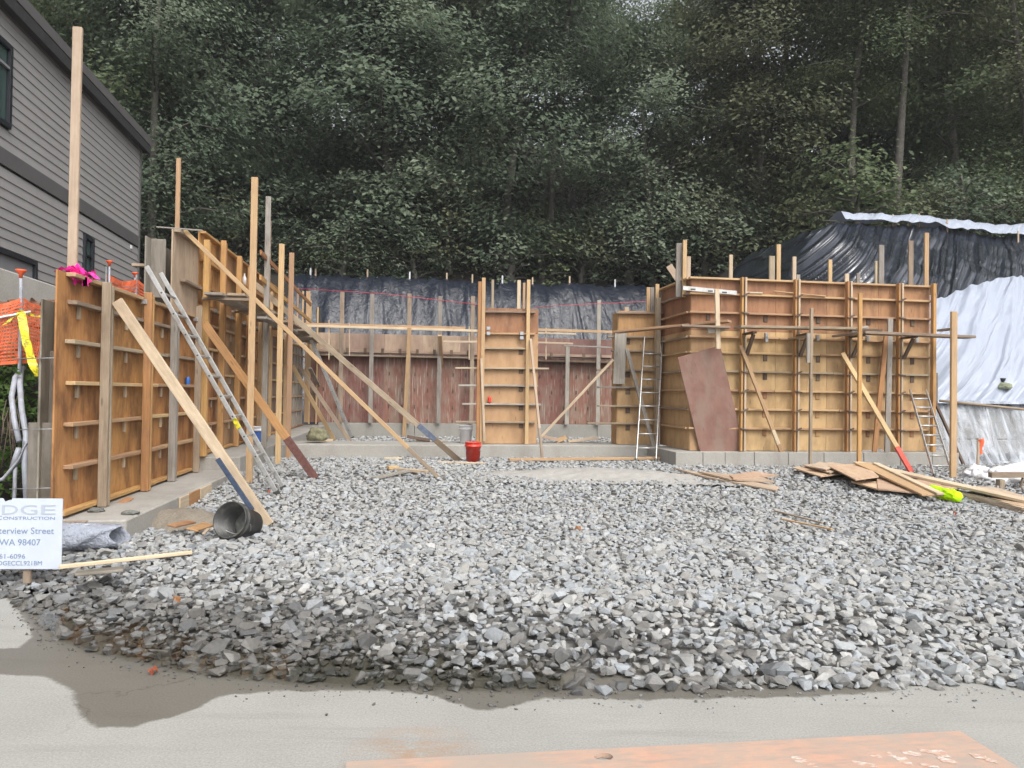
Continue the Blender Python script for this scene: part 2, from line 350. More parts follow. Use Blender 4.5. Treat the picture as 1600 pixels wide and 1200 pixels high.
def boxmesh(x, y, z, ch=.004):
    k = (round(x, 2), round(y, 3), round(z, 3), ch)
    if k in _bc: return _bc[k]
    bm = bmesh.new(); bmesh.ops.create_cube(bm, size=1); bmesh.ops.scale(bm, vec=(k[0], y, z), verts=bm.verts)
    if ch: bmesh.ops.bevel(bm, geom=bm.edges[:], offset=min(ch, y*.3, z*.3), segments=1, affect='EDGES')
    me = bpy.data.meshes.new('box'); bm.to_mesh(me); bm.free(); _bc[k] = me; return me
def frame_m(A, B, nrm):
    x = (B-A).normalized(); y = nrm.cross(x)
    if y.length < 1e-4: y = Vector((1, 0, 0)).cross(x)
    y.normalize(); z = x.cross(y)
    m = Matrix((x, y, z)).transposed().to_4x4(); m.translation = (A+B)/2; return m
def board(name, parent, A, B, w, t, mt, nrm=ZX, ch=.004, label=None):
    """plank from A to B, w wide, t thick along nrm"""
    o = put(name, boxmesh((B-A).length, w, t, ch), mt, parent, frame_m(A, B, nrm))
    if label: o['label'] = label
    return o
def single(name, label, cat, A, B, w, t, mt, nrm=ZX, group=None):
    return tag(board(name, None, A, B, w, t, mt, nrm), label, cat, group)
def tubemesh(pts, r, n=8, caps=True):
    pts = [Vector(p) for p in pts]; rs = r if isinstance(r, (list, tuple)) else [r]*len(pts)
    vs_, fs = [], []; up = Vector((.13, .21, .97))
    for i, p in enumerate(pts):
        t = (pts[min(i+1, len(pts)-1)]-pts[max(i-1, 0)]).normalized()
        a = t.cross(up)
        if a.length < .1: a = t.cross(Vector((1, 0, 0)))
        a.normalize(); c = t.cross(a)
        for k in range(n):
            an = 2*math.pi*k/n; vs_.append(p+(a*math.cos(an)+c*math.sin(an))*rs[i])
    for i in range(len(pts)-1):
        for k in range(n): fs.append((i*n+k, i*n+(k+1) % n, (i+1)*n+(k+1) % n, (i+1)*n+k))
    if caps: fs.append(tuple(range(n-1, -1, -1))); fs.append(tuple((len(pts)-1)*n+k for k in range(n)))
    return vs_, fs
def tube(name, parent, pts, r, mt, n=8, kind=None):
    v, f = tubemesh(pts, r, n); return put(name, pymesh(name, v, f, True), mt, parent, Matrix.Identity(4), kind)
def lathe(prof, n=28):
    vs_, fs = [], []
    for (r, z) in prof:
        for k in range(n):
            a = 2*math.pi*k/n; vs_.append((r*math.cos(a), r*math.sin(a), z))
    for i in range(len(prof)-1):
        for k in range(n): fs.append((i*n+k, i*n+(k+1) % n, (i+1)*n+(k+1) % n, (i+1)*n+k))
    return vs_, fs
def gridmesh(name, fn, nu, nv, smooth=True):
    vs_ = [fn(i/nu, j/nv) for j in range(nv+1) for i in range(nu+1)]
    fs = [(j*(nu+1)+i, j*(nu+1)+i+1, (j+1)*(nu+1)+i+1, (j+1)*(nu+1)+i) for j in range(nv) for i in range(nu)]
    return pymesh(name, vs_, fs, smooth)
def text(name, parent, body, size, mw, mt, sx=1., extrude=.0, align='LEFT'):
    cu = bpy.data.curves.new('t', 'FONT'); cu.body = body; cu.size = size; cu.extrude = extrude; cu.align_x = align; cu.resolution_u = 3
    to = bpy.data.objects.new('t', cu); COL.objects.link(to)
    dg = bpy.context.evaluated_depsgraph_get(); me = bpy.data.meshes.new_from_object(to.evaluated_get(dg))
    bpy.data.objects.remove(to); me.transform(Matrix.Diagonal((sx, 1, 1, 1))); me.name = name; me.materials.clear()
    return put(name, me, mt, parent, mw)

def npmesh(name, V_, F_):
    me = bpy.data.meshes.new(name); k = F_.shape[1]
    me.vertices.add(len(V_)); me.vertices.foreach_set('co', V_.astype(np.float32).ravel())
    me.loops.add(F_.size); me.loops.foreach_set('vertex_index', F_.astype(np.int32).ravel())
    me.polygons.add(len(F_)); me.polygons.foreach_set('loop_start', np.arange(0, F_.size, k, dtype=np.int32)); me.polygons.foreach_set('loop_total', np.full(len(F_), k, dtype=np.int32))
    me.polygons.foreach_set('use_smooth', np.zeros(len(F_), dtype=bool))
    me.update(calc_edges=True); return me

# ------------------------------------------------------------ terrain
def hill(x, y):
    u, v = UV((x, y))
    h = -.12
    if v > 24.2: h = max(h, 6.0*sstep(v, 24.2, 28.3)**.85)
    rb = sstep(u, 8.1, 12.9)
    if v > 13.9:
        t = min(1, max(0, (v-14.3)/6.2)); t = t**.82
        h = max(h, rb*(1.35*sstep(v, 13.9, 14.35)+5.6*t))
    if v > 27.6: h += (min(v, 52)-27.6)*.58*sstep(v, 27.6, 33)
    lb = sstep(-u, 4.2, 6.4)*sstep(v, 6.6, 9.4)
    h = max(h, lb*(1.5+1.5*sstep(v, 8, 12.5)))
    if h > .1: h += .14*fbm(x*.6, y*.6)*min(1, h)
    return h
xs = np.concatenate([np.arange(-70, -12, 3.), np.arange(-12, 24, .5), np.arange(24, 80, 3.)])
ys = np.concatenate([np.arange(5.5, 34, .45), np.arange(34, 120, 3.)])
vsl = [(x, y, hill(x, y)) for y in ys for x in xs]; nx = len(xs)
fsl = [(j*nx+i, j*nx+i+1, (j+1)*nx+i+1, (j+1)*nx+i) for j in range(len(ys)-1) for i in range(nx-1)]
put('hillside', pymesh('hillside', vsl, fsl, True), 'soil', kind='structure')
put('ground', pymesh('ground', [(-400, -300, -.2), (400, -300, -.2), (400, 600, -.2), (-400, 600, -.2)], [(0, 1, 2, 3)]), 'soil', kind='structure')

EDGE = [G(x, y, 0) for x, y in [(-420, 880), (-160, 905), (0, 940), (45, 962), (85, 1003), (150, 1024), (300, 1054), (450, 1072), (640, 1082), (900, 1087), (1200, 1084), (1600, 1077), (2000, 1068), (2600, 1050)]]
EX = [p.x for p in EDGE]; EY = [p.y for p in EDGE]
def edge_y(x): return float(np.interp(x, EX, EY))
def gz(x, y):
    d = y-edge_y(x)
    if d < 0: return .0
    h = .015+.135*sstep(d, .0 if x > .6 else .12*min(1, .6-x), 1.15+.55*sstep(-x, -.6, .8))+rise(UV((x, y))[1])
    return h+.022*fbm(x*1.3, y*1.3, 3)*sstep(d, .2, 1.)
gxs = np.arange(-7.5, 16.01, .2); gys = np.concatenate([np.arange(3.6, 9, .1), np.arange(9, 25.2, .3)])
vg = [(x, y, gz(x, y)-.05) for y in gys for x in gxs]; ng = len(gxs)
fg = [(j*ng+i, j*ng+i+1, (j+1)*ng+i+1, (j+1)*ng+i) for j in range(len(gys)-1) for i in range(ng-1)]
gravel = put('gravel_bed', pymesh('gravel_bed', vg, fg, True), 'gravel_base', kind='structure')

# wet asphalt and puddle
def blob(name, pxs, z, mt, amp, rough_n=14):
    pts = [G(x, y, 0) for x, y in pxs]; out = []
    for i in range(len(pts)):
        a, b_ = pts[i], pts[(i+1) % len(pts)]
        k = max(2, int((b_-a).length/.012))
        k = min(k, 160)
        for j in range(k):
            p = a.lerp(b_, j/k); nrm = Vector((-(b_-a).y, (b_-a).x, 0)).normalized()
            p = p+nrm*(amp*fbm(p.x*5, p.y*5, 1, 4)+amp*.35*fbm(p.x*30, p.y*30, 2, 3)); out.append((p.x, p.y, z))
    bm = bmesh.new(); f = bm.faces.new([bm.verts.new(p) for p in out]); bmesh.ops.triangulate(bm, faces=[f])
    me = bpy.data.meshes.new(name); bm.to_mesh(me); bm.free()
    o = put(name, me, mt, kind='structure'); return o
WET = [(-120, 880), (10, 935), (52, 985), (34, 1012), (-10, 1014), (-60, 1025), (-40, 1052), (70, 1057), (112, 1078), (122, 1112), (150, 1138), (208, 1135), (285, 1116), (345, 1088), (420, 1080), (600, 1079), (680, 1088), (755, 1112), (800, 1104), (850, 1091), (1000, 1093), (1250, 1089), (1400, 1080), (1400, 1040), (800, 1000), (300, 960), (0, 870)]
wp = np.array([G0(x, y, 0)[:2] for x, y in WET])
rx_ = np.concatenate([np.arange(-60, -4.2, 3.), np.arange(-4.2, 4.2, .035), np.arange(4.2, 62, 3.)]); ry_ = np.concatenate([np.arange(-40, 2.6, 2.), np.arange(2.6, 5.9, .035)])
XX, YY = np.meshgrid(rx_, ry_); pts = np.stack([XX.ravel(), YY.ravel()], 1)
dmin = np.full(len(pts), 1e9); ins = np.zeros(len(pts), bool)
for k in range(len(wp)):
    a_, b2_ = wp[k], wp[(k+1) % len(wp)]; e_ = b2_-a_; t_ = np.clip(((pts-a_)@e_)/(e_@e_), 0, 1); dmin = np.minimum(dmin, np.linalg.norm(pts-(a_+t_[:, None]*e_), axis=1))
    cond = (a_[1] > pts[:, 1]) != (b2_[1] > pts[:, 1]); xi = a_[0]+(pts[:, 1]-a_[1])/(b2_[1]-a_[1]+1e-12)*(b2_[0]-a_[0]); ins ^= cond & (pts[:, 0] < xi)
sdist = np.clip(np.where(ins, dmin, -dmin), -.5, .5)
nx_ = len(rx_); rf0 = np.array([(j*nx_+i, j*nx_+i+1, (j+1)*nx_+i+1, (j+1)*nx_+i) for j in range(len(ry_)-1) for i in range(nx_-1)])
me = npmesh('road', np.concatenate([pts, np.zeros((len(pts), 1))], 1), rf0); at = me.attributes.new('wet', 'FLOAT', 'POINT'); at.data.foreach_set('value', sdist.astype(np.float32))
put('road', me, 'road', kind='structure')
blob('puddle_water', [(60, 968), (92, 1006), (150, 1025), (300, 1056), (450, 1073), (640, 1082), (880, 1085), (880, 1040), (600, 1000), (330, 962), (150, 940)], .03, 'water', .015)

# stones
protos = []
for s in range(16):
    r_ = random.Random(100+s); bm = bmesh.new()
    sx, sy, sz = 1, r_.uniform(.6, .95), r_.uniform(.36, .66)
    for k in range(15):
        d = Vector((r_.gauss(0, 1), r_.gauss(0, 1), r_.gauss(0, 1))).normalized()*r_.uniform(.82, 1.05)
        mx = max(abs(d.x), abs(d.y), abs(d.z)); d = d.lerp(d/mx*.86, .45)
        bm.verts.new((d.x*sx*.5, d.y*sy*.5, d.z*sz*.5))
    bmesh.ops.convex_hull(bm, input=bm.verts[:])
    loose = [v for v in bm.verts if not v.link_faces]; bmesh.ops.delete(bm, geom=loose, context='VERTS')
    bmesh.ops.triangulate(bm, faces=bm.faces[:])
    bm.verts.ensure_lookup_table(); bm.verts.index_update()
    protos.append((np.array([v.co[:] for v in bm.verts]), np.array([[v.index for v in f.verts] for f in bm.faces])))
    me = bpy.data.meshes.new('stone'); bm.to_mesh(me); bm.free(); me.materials.append(M['stone_single']); protos[-1] += (me,)
MOUNDS = []
def in_mound(x, y):
    for (cx, cy, rx, ry) in MOUNDS:
        if ((x-cx)/rx)**2+((y-cy)/ry)**2 < .8: return True
    return False
c1 = G(930, 741); MOUNDS.append((c1.x, c1.y, 2.1, .75))
c2 = G(262, 826, .15); MOUNDS.append((c2.x-.05, c2.y+.35, .85, .5))
stones = []
def scatter(x0, x1, y0, y1, sp, smin, smax, lift, prob=1.):
    x = x0
    nxs = int((x1-x0)/sp); nys = int((y1-y0)/sp)
    jit = rng.uniform(-.55, .55, (nxs, nys, 2)); pr = rng.random((nxs, nys)); sz = rng.random((nxs, nys))
    for i in range(nxs):
        for j in range(nys):
            if pr[i, j] > prob: continue
            X = x0+(i+.5+jit[i, j, 0])*sp; Y = y0+(j+.5+jit[i, j, 1])*sp
            if abs(X) > .80*Y+.9 and Y < 30: continue
            d = Y-edge_y(X)
            if d < .015+.05*pr[i, j]: continue
            u, v = UV((X, Y))
            if u < -3.3 and v > 7.2: continue
            if in_mound(X, Y) and pr[i, j] > .07*prob: continue
            if X < 1. and d < .5 and (sz[i, j]*7.3) % 1 > (.62 if lift < .05 else .3)+.38*d/.5: continue
            s = smin+(smax-smin)*sz[i, j]**2.2
            if d < .35: s *= 1.12
            stones.append((X, Y, gz(X, Y)+lift*s, s))
scatter(-5, 5, 3.6, 7.2, .058, .055, .11, -.02)
scatter(-5, 5, 3.6, 7.2, .115, .075, .165, .10, .7)
scatter(-6, 8.5, 7.2, 11, .068, .06, .11, -.02)
scatter(-6, 8.5, 7.2, 11, .15, .075, .15, .09, .7)
scatter(-5, 13, 11, 16.4, .088, .07, .12, .02)
scatter(-5, 13, 11, 16.4, .22, .08, .16, .15, .6)
scatter(-5, 9, 16.4, 24.5, .17, .10, .19, .05)
for k in range(480):
    X = random.uniform(-3.6, 3.8); dd_ = -abs(random.gauss(0, .10)); s_ = random.uniform(.006, .018) if random.random() < .88 else random.uniform(.02, .035)
    stones.append((X, edge_y(X)+dd_+.03, .002+s_*.15, s_))
stones = np.array(stones)
# the largest in view: size over distance, inside the frame
pxsz = stones[:, 3]/stones[:, 1]
inx = np.abs(stones[:, 0]/stones[:, 1]) < .70
order = np.argsort(-(pxsz*inx))
big = set(order[:300].tolist())
AV, AF, nb = [], [], 0
for i, (x, y, z, s) in enumerate(stones):
    pv, pf, pme = protos[i % 16 if i not in big else (i*7) % 16]
    q_ = Quaternion((random.gauss(0, 1), random.gauss(0, 1), random.gauss(0, .4)), random.gauss(0, .34)) @ Quaternion((0, 0, 1), random.uniform(0, 6.283))
    if i in big:
        put('stone', pme, None, gravel, Matrix.LocRotScale(Vector((x, y, z)), q_, Vector((s, s, s))))
    else:
        R3 = np.array(q_.to_matrix()); AV.append(pv@R3.T*s+np.array([x, y, z])); AF.append(pf+nb); nb += len(pv)
AV = np.concatenate(AV); AF = np.concatenate(AF)
put('stones', npmesh('stones', AV, AF), 'stone', gravel, kind='stuff')

def mound(name, cx, cy, rx, ry, h, mt, z0=.1):
    def fn(a, b):
        X = cx+(a*2-1)*rx*1.3; Y = cy+(b*2-1)*ry*1.3
        d = math.hypot((X-cx)/rx, (Y-cy)/ry)
        return (X, Y, z0-.03+(h+.03)*(1-sstep(d+.15*fbm(X*2, Y*2), 0.1, 1.2))+.018*fbm(X*9, Y*9, 5)+.008*fbm(X*40, Y*40, 5, 2))
    put(name, gridmesh(name, fn, 110, 70), mt, kind='structure')
mound('crushed_gravel_patch', *MOUNDS[0], .10, 'fines', .285)
mound('dirt_mound', *MOUNDS[1], .20, 'dirt', .1)
# steel road plate
pl = thing('steel_road_plate', 'worn orange painted steel road plate lying on the pavement', 'road plate', G(1100, 1195, 0))
a = G(560, 1198, 0); b_ = G(1500, 1150, 0); dd = (b_-a).normalized(); nn = Vector((dd.y, -dd.x, 0)); a = a-dd*.05
M['plate_edge'] = simple('plate_edge', (.17, .12, .10), .8, 0, .3, .3)
L_ = (b_-a).length
hole = G(943, 1191, 0)
pm = Matrix((dd, -nn, ZX)).transposed().to_4x4(); pm.translation = (a+b_)/2+nn*.6
hl = pm.inverted() @ hole
bm = bmesh.new()
def ringpts(cx, cy, r, n): return [(cx+r*math.cos(2*math.pi*k/n), cy+.8*r*math.sin(2*math.pi*k/n)) for k in range(n)]
outer = [(-L_/2, -.6), (L_/2, -.6), (L_/2, .6), (-L_/2, .6)]; inner = ringpts(hl.x, hl.y, .042, 16)
for z in (.022,):
    vo_ = [bm.verts.new((*p, z)) for p in outer]; vi_ = [bm.verts.new((*p, z)) for p in inner]
    es = [bm.edges.new((vo_[k], vo_[(k+1) % 4])) for k in range(4)]+[bm.edges.new((vi_[k], vi_[(k+1) % 16])) for k in range(16)]
    bmesh.ops.triangle_fill(bm, edges=es, use_beauty=True)
    for loop in (vo_, vi_):
        lo = [bm.verts.new((v.co.x, v.co.y, .0)) for v in loop]; n_ = len(loop)
        for k in range(n_): bm.faces.new((loop[k], loop[(k+1) % n_], lo[(k+1) % n_], lo[k]))
bmesh.ops.recalc_face_normals(bm, faces=bm.faces[:])
me = bpy.data.meshes.new('plate'); bm.to_mesh(me); bm.free()
put('plate', me, 'plate', pl, pm @ Matrix.Translation((0, 0, .003)))
# worn stencilled marks
rr_ = random.Random(5)
for i, (x0, y0, w_, h_) in enumerate([(1250, 1187, 24, 8), (1266, 1194, 18, 6), (1352, 1194, 36, 5), (1368, 1181, 18, 5), (1390, 1178, 15, 6), (1412, 1189, 22, 10), (1425, 1177, 30, 6), (1450, 1174, 28, 5), (1470, 1177, 22, 9), (1480, 1188, 28, 7), (1452, 1196, 30, 4), (1530, 1182, 24, 6), (1548, 1188, 20, 5)]):
    vs_ = []; nv_ = 34
    for k in range(nv_):
        an = 2*math.pi*k/nv_; ca, sa = math.cos(an), math.sin(an); sq = 1/max(abs(ca), abs(sa), .72)
        q1 = sq*(1+.35*fbm(ca*3+i*5, sa*3, i, 4)); vs_.append(G0(x0+.5*w_*ca*q1+.5*h_*sa*q1*1.2, y0+.62*h_*sa*q1+.08*w_*ca*q1, .0254+.00012*i))
    put('paint_mark', pymesh('paint_mark', vs_, [tuple(range(nv_))]), 'paint_white', pl)

# ------------------------------------------------------------ plastic on the banks
def drape(name, u0, u1, v0, v1, nu, nv, off, wr, mt, label, fold, lower=None, upper=None, zmin=0.):
    def fn(a, b):
        u = u0+(u1-u0)*a; va = lower(u) if lower else v0; vb = upper(u) if upper else v1
        v = va+(vb-va)*b; p = W(u, v, 0)
        z = hill_s(p.x, p.y)
        n = fold(u, v, z)
        return p+Vector((0, -.35*n*wr, max(max(z, .0)+off+n*wr, zmin)))
    o = put(name, gridmesh(name, fn, nu, nv), mt); tag(o, label, 'plastic sheet'); return o
def hill_s(x, y): return hill(x, y)
def ridged(x, y, z=0): return 1-abs(fbm(x, y, z, 2))*2
def fold_back(u, v, z):
    return .55*ridged(u*2.2+.3*v, v*.35, 1)+.45*fbm(u*5, v*1.6, 2)*(.4+.6*sstep(z, 2.5, 5.5))
def fold_right(u, v, z):
    s = u-1.15*z
    return .9*max(0, ridged(s*1.5, (v)*.16+z*.05, 4))**3+.6*max(0, ridged(s*3.4, v*.22, 7))**3
drape('black_plastic_sheet', -4.6, 9.4, 24.1, 28.6, 260, 60, .07, .10, 'poly_black', 'wrinkled black plastic sheet covering the bank behind the back wall', fold_back)
drape('black_plastic_sheet', 7.0, 22, 14.4, 25.5, 300, 220, .06, .09, 'poly_black_folds', 'shiny black plastic sheet with diagonal folds over the tall bank on the right', fold_right)
def fold_white(u, v, z):
    s = u-1.15*z
    return .75*ridged(s*.8, z*.12, 9)+.4*ridged(s*2.3, z*.2, 3)
drape('white_plastic_sheet', 10.45, 22, 14.2, 16, 240, 100, .42, .20, 'poly_white', 'white plastic sheet over the lower part of the bank on the right', fold_white,
      zmin=1.56, lower=lambda u: 13.80+.05*fbm(u*2, 1), upper=lambda u: 15.9+.24*(u-10.45)+.1*fbm(u*1.3, 4))
# white strip along the crest
def strip(a, b):
    u = 13.2+8.5*a; v = 20.3+.9*b-.25*a+.15*fbm(u*1.5, 0); p = W(u, v, 0)
    return p+Vector((0, 0, hill(p.x, p.y)+.38+.08*fbm(u*2, v*2, 1)+.1*math.sin(b*3.1)))
tag(put('white_plastic_strip', gridmesh('strip', strip, 120, 8), 'poly_white'), 'white plastic strip folded over the crest of the right bank', 'plastic sheet')
# block wall with clear drape
bw = thing('concrete_block_wall', 'grey concrete block wall behind clear plastic at the right', 'wall', W(12, 14.1, .1), ALPHA)
for r_ in range(2):
    for k in range(4):
        uu = 10.62+k*1.5+(.35 if r_ else 0)
        board('block', bw, W(uu, 14.28, .40+r_*.74), W(uu+1.485, 14.28, .40+r_*.74), .6, .73, 'concrete', ZX, .02)
def drapefn(a, b):
    u = 10.75+6.2*a; t = b
    fl = .16*ridged(u*1.3+t*.5, .3, 2)+.09*ridged(u*4.1-t*.8, .7, 5)
    z = 1.66*(1-t)+.17*t; v = 13.93-.55*t**1.4-fl*(.15+t)
    if t < .08: v += (.08-t)*6; z = 1.62-.02*t
    return W(u, v, z+.03*fbm(u*2, t*3))
tag(put('clear_plastic_drape', gridmesh('drape', drapefn, 150, 40), 'poly_clear'), 'clear plastic hanging in folds over the concrete block wall', 'plastic sheet')

# ------------------------------------------------------------ footings
def ubox(name, parent, u0, u1, v0, v1, z0, z1, mt, ch=.012):
    return board(name, parent, W(u0, (v0+v1)/2, (z0+z1)/2), W(u1, (v0+v1)/2, (z0+z1)/2), abs(v1-v0), z1-z0, mt, ZX, ch)
ft = thing('concrete_footing', 'long stepped concrete footing under the left formwork wall', 'footing', W(-3.3, 8, 0), ALPHA)
ubox('footing_step', ft, -3.95, -2.72, 7.35, 11.86, -.1, .352, 'concrete', .015)
ubox('footing_step', ft, -3.95, -2.70, 11.861, 23.6, -.1, .562, 'concrete', .015)
for k, (v0, v1) in enumerate([(8.9, 9.25), (9.28, 9.7), (9.72, 10.25)]):
    board('form_board', ft, W(-2.705, v0, .235), W(-2.705, v1, .235), .21, .02, ('lumber_pale', 'lumber_orange', 'lumber_pale')[k], UX)
f2 = thing('concrete_footing', 'concrete footing strip running across under the column form', 'footing', W(1.5, 15, 0), ALPHA)
ubox('footing_strip', f2, -2.69, 5.2, 14.65, 15.75, -.1, .562, 'concrete', .015)
f3 = thing('concrete_footing', 'concrete footing under the tall formwork on the right', 'footing', W(8, 13.3, 0), ALPHA)
ubs = [5.0, 5.55, 6.0, 6.6, 7.3, 8.05, 8.9, 9.7, 10.4, 11.0]
for a, b_ in zip(ubs[:-1], ubs[1:]): ubox('footing_section', f3, a+.003, b_-.003, 13.02-.004*((a*7) % 2), 14.0, -.1, .562, 'concrete', .008)
ubox('footing_strip', f3, 5.0, 5.75, 14.0, 14.645, -.1, .560, 'concrete')
f4 = thing('concrete_footing', 'concrete base of the red back wall across the pit', 'footing', W(1, 23.2, 0), ALPHA)
for a in range(-3, 8, 3): ubox('footing_section', f4, a+.1, a+3.09, 22.95, 23.9, -.1, .645, 'concrete_dark', .01)

# ------------------------------------------------------------ left formwork wall
UL = -3.39
lw = thing('formwork_wall', 'long orange plywood formwork wall with walers on the left, stepped up at its far part', 'formwork', W(UL, 7.4, .36), ALPHA)
def lpanel(v0, v1, z0, z1, mt, nm='plywood_panel'):
    board(nm, lw, W(UL-.009, (v0+v1)/2, z0), W(UL-.009, (v0+v1)/2, z1), v1-v0-.004, .018, mt, UX, .002)
vv = [7.36, 8.58, 9.8, 11.02, 11.86]
for a, b_ in zip(vv[:-1], vv[1:]): lpanel(a, b_, .36, 2.76, 'ply_orange')
vv = [11.86+1.22*k for k in range(10)]
for k, (a, b_) in enumerate(zip(vv[:-1], vv[1:])):
    lpanel(a, b_, .57, 3.02, 'ply_light' if k % 3 == 1 else 'ply_orange' if k < 5 else 'ply_pink')
    if k < 6: lpanel(a, b_, 3.025, 4.15, 'ply_brown' if k % 2 else 'ply_orange')
lpanel(10.62, 11.86, 2.765, 3.90, 'ply_pink')
def lwaler(v0, v1, z, mt='lumber', d=.09, u0=UL):
    board('waler', lw, W(u0+d/2, v0, z), W(u0+d/2, v1, z), d, .04, mt, ZX)
LZ = [.40, .84, 1.26, 1.67, 2.08, 2.47, 2.74]
lmats = ['lumber_orange', 'lumber', 'lumber', 'lumber', 'lumber_old', 'lumber_old', 'lumber']
for i, z in enumerate(LZ):
    st = 7.55+.03*math.sin(i*3)
    if i == 0: st = 7.42
    cuts = [st, 9.9+.4*math.sin(i*2.1), 11.84]
    for a, b_ in zip(cuts[:-1], cuts[1:]): lwaler(a, b_-.01, z+(.0 if a == st else .006), lmats[i])
    z2 = z+.215 if i else .60
    cuts = [11.87, 14.3+.6*math.sin(i*1.7), 17.5, 20.4, 22.7]
    for a, b_ in zip(cuts[:-1], cuts[1:]): lwaler(a, b_-.01, z2, lmats[i] if i not in (4, 5) else 'lumber')
    if 0 < i < 6:
        for j in range(14):
            v = 7.78+j*.61; zz = z if v < 11.8 else z2
            if j == 6: continue
            board('tie_wedge', lw, W(UL+.016, v, zz-.022), W(UL+.016, v, zz-.15), .045, .03, 'lumber_pale' if j % 3 else 'lumber_old', UX)
for z in (3.28, 3.70, 4.14): lwaler(11.9, 14.5, z, 'lumber_orange'); lwaler(14.52, 19, z, 'lumber_orange')
lwaler(10.66, 11.84, 3.885, 'lumber_old'); lwaler(10.95, 11.84, 3.22, 'lumber_old')
board('form_tie_rod', lw, W(UL-.25, 10.7, 3.93), W(UL+.35, 10.8, 3.93), .03, .02, 'lumber_grey', ZX)
def lstrong(px, z0, z1, mt='lumber', dbl=True, u=UL+.092):
    p = PU(px, 600, u+.045); v = UV(p)[1]
    for k in ((-.033, .033) if dbl else (0,)):
        board('strongback', lw, W(u+.045, v+k, z0), W(u+.045, v+k, z1-(.03 if k > 0 else 0)), .038, .09, mt, UX)
    return v
lstrong(166, .36, 2.76, 'lumber_old'); lstrong(231, .36, 2.82, 'lumber_orange'); lstrong(272, .36, 2.70, 'lumber_grey')
lstrong(309, .36, 2.9, 'lumber_old', False); lstrong(320, .57, 4.0, 'lumber_orange')
for px, z1 in [(346, 4.20), (371, 4.15), (388, 4.1), (406, 3.2), (421, 3.9), (436, 3.9), (446, 3.4)]: lstrong(px, .57, z1, 'lumber_orange' if px < 400 else 'lumber')
# far part of the left wall is stripped: grey faced panels with pale ribs
for k in range(7):
    v = 19.3+k*.5; board('strongback', lw, W(UL+.05, v, .6), W(UL+.05, v, 2.9), .05, .09, 'lumber_grey', UX)
# opposite form and end bulkheads
p0 = PV(62, 660, 7.62); u0 = UV(p0)[0]
for (xa, xb, ya, yb2, v_) in ((60, 86, 548, 664, 7.78), (43, 83, 660, 815, 7.66)):
    pL, pR, pT, pBt = PV(xa, (ya+yb2)/2, v_), PV(xb, (ya+yb2)/2, v_), PV(xa, ya, v_), PV(xa, yb2, v_); cM = (pL+pR)/2
    board('bulkhead', lw, Vector((cM.x, cM.y, pBt.z)), Vector((cM.x, cM.y, pT.z)), (pR-pL).length, .02, 'ply_grey', VX)
for (a, b_, z0, z1) in [(7.6, 11.8, .3, 2.5), (10.3, 17, 2.6, 3.72)]: board('back_panel', lw, W(UL-.25, (a+b_)/2, z0), W(UL-.25, (a+b_)/2, z1), b_-a, .018, 'ply_grey', UX)
for z in (1.9, 1.2, .62):
    tube('tie_rod', lw, [W(-3.9, 7.62, z), W(UL, 7.55, z+.02)], .005, 'steel', 5)
board('bulkhead', lw, W(UL-.18, 10.5, 2.9), W(UL-.18, 10.5, 3.72), .26, .018, 'ply_grey', VX)
board('back_waler', lw, W(UL-.5, 10.55, 3.35), W(UL-.2, 10.55, 3.35), .04, .09, 'lumber_pale', VX)
# tall uprights nailed to the wall
def upright(parent, pt, pb, u, w, mt, t=.04, label=None):
    A = PU(*pb, u); B = PU(*pt, u); B = Vector((A.x, A.y, B.z))
    return board('upright', parent, A, B, w, t, mt, UX if w > .05 else VX, label=label)
A = PU(113, 425, UL-.06); T = PU(121, 42, UL-.06)
board('upright', lw, Vector((A.x, A.y, 1.9)), Vector((A.x, A.y, T.z)), .038, .09, 'lumber_pale', UX, label='very tall pale upright at the near end of the left wall')
A = PU(277, 360, UL-.05); T = PU(279, 247, UL-.05)
board('upright', lw, Vector((A.x, A.y, 2.8)), Vector((A.x, A.y, T.z)), .038, .06, 'lumber', UX)
# step stuff: anchor hardware at the joint line
for k in range(9):
    v = 8.3+k*1.05; z = 2.72 if v < 11.8 else 2.97
    board('form_clamp', lw, W(UL+.06, v, z-.02), W(UL+.13, v, z-.02), .07, .06, 'steel', ZX)

# scaffold along the left wall
sc = thing('scaffold', 'timber scaffold with plank walkway standing along the left formwork wall', 'scaffold', W(-2.6, 14, .15), ALPHA)
def spost(parent, pb, pt, z0, mt, w=.038, d=.09):
    A = (G if z0 < .3 else G0)(*pb, z0); Y = A.y; zt = D(pt[0], pt[1], Y).z
    return board('post', parent, A, Vector((A.x, A.y, zt)), w, d, mt, VX), A, zt
for pb, pt, z0, mt in [((389, 755), (396, 277), .15, 'lumber'), ((412, 700), (414, 307), .56, 'lumber_grey'), ((434, 726), (433, 381), .15, 'lumber'), ((450, 717), (457, 395), .15, 'lumber'), ((414, 690), (421, 345), .56, 'lumber_old')]:
    spost(sc, pb, pt, z0, mt, .095, .038)
for pt in [(466, 450, 21.2), (474, 455, 21.8), (486, 470, 22.3), (497, 480, 22.4)]:
    T_ = D(*pt); board('post', sc, Vector((T_.x, T_.y, .6)), T_, .09, .04, 'lumber' if pt[0] % 4 else 'lumber_grey', UX)
zp = 3.12
for k, uu in enumerate((-3.08, -2.80)):
    for a, b_ in ((11.55+.25*k, 15.8), (15.82, 20.0), (20.02, 22.8)):
        board('plank', sc, W(uu, a, zp+.03*k), W(uu, b_, zp+.03*k), .27, .04, 'lumber_old' if k else 'lumber_grey', ZX)
for v in (11.75, 13.6, 15.2, 17.2, 19.2, 21.2): board('ledger', sc, W(UL+.1, v, zp-.06), W(-2.5, v, zp-.06), .04, .09, 'lumber_old', VX)
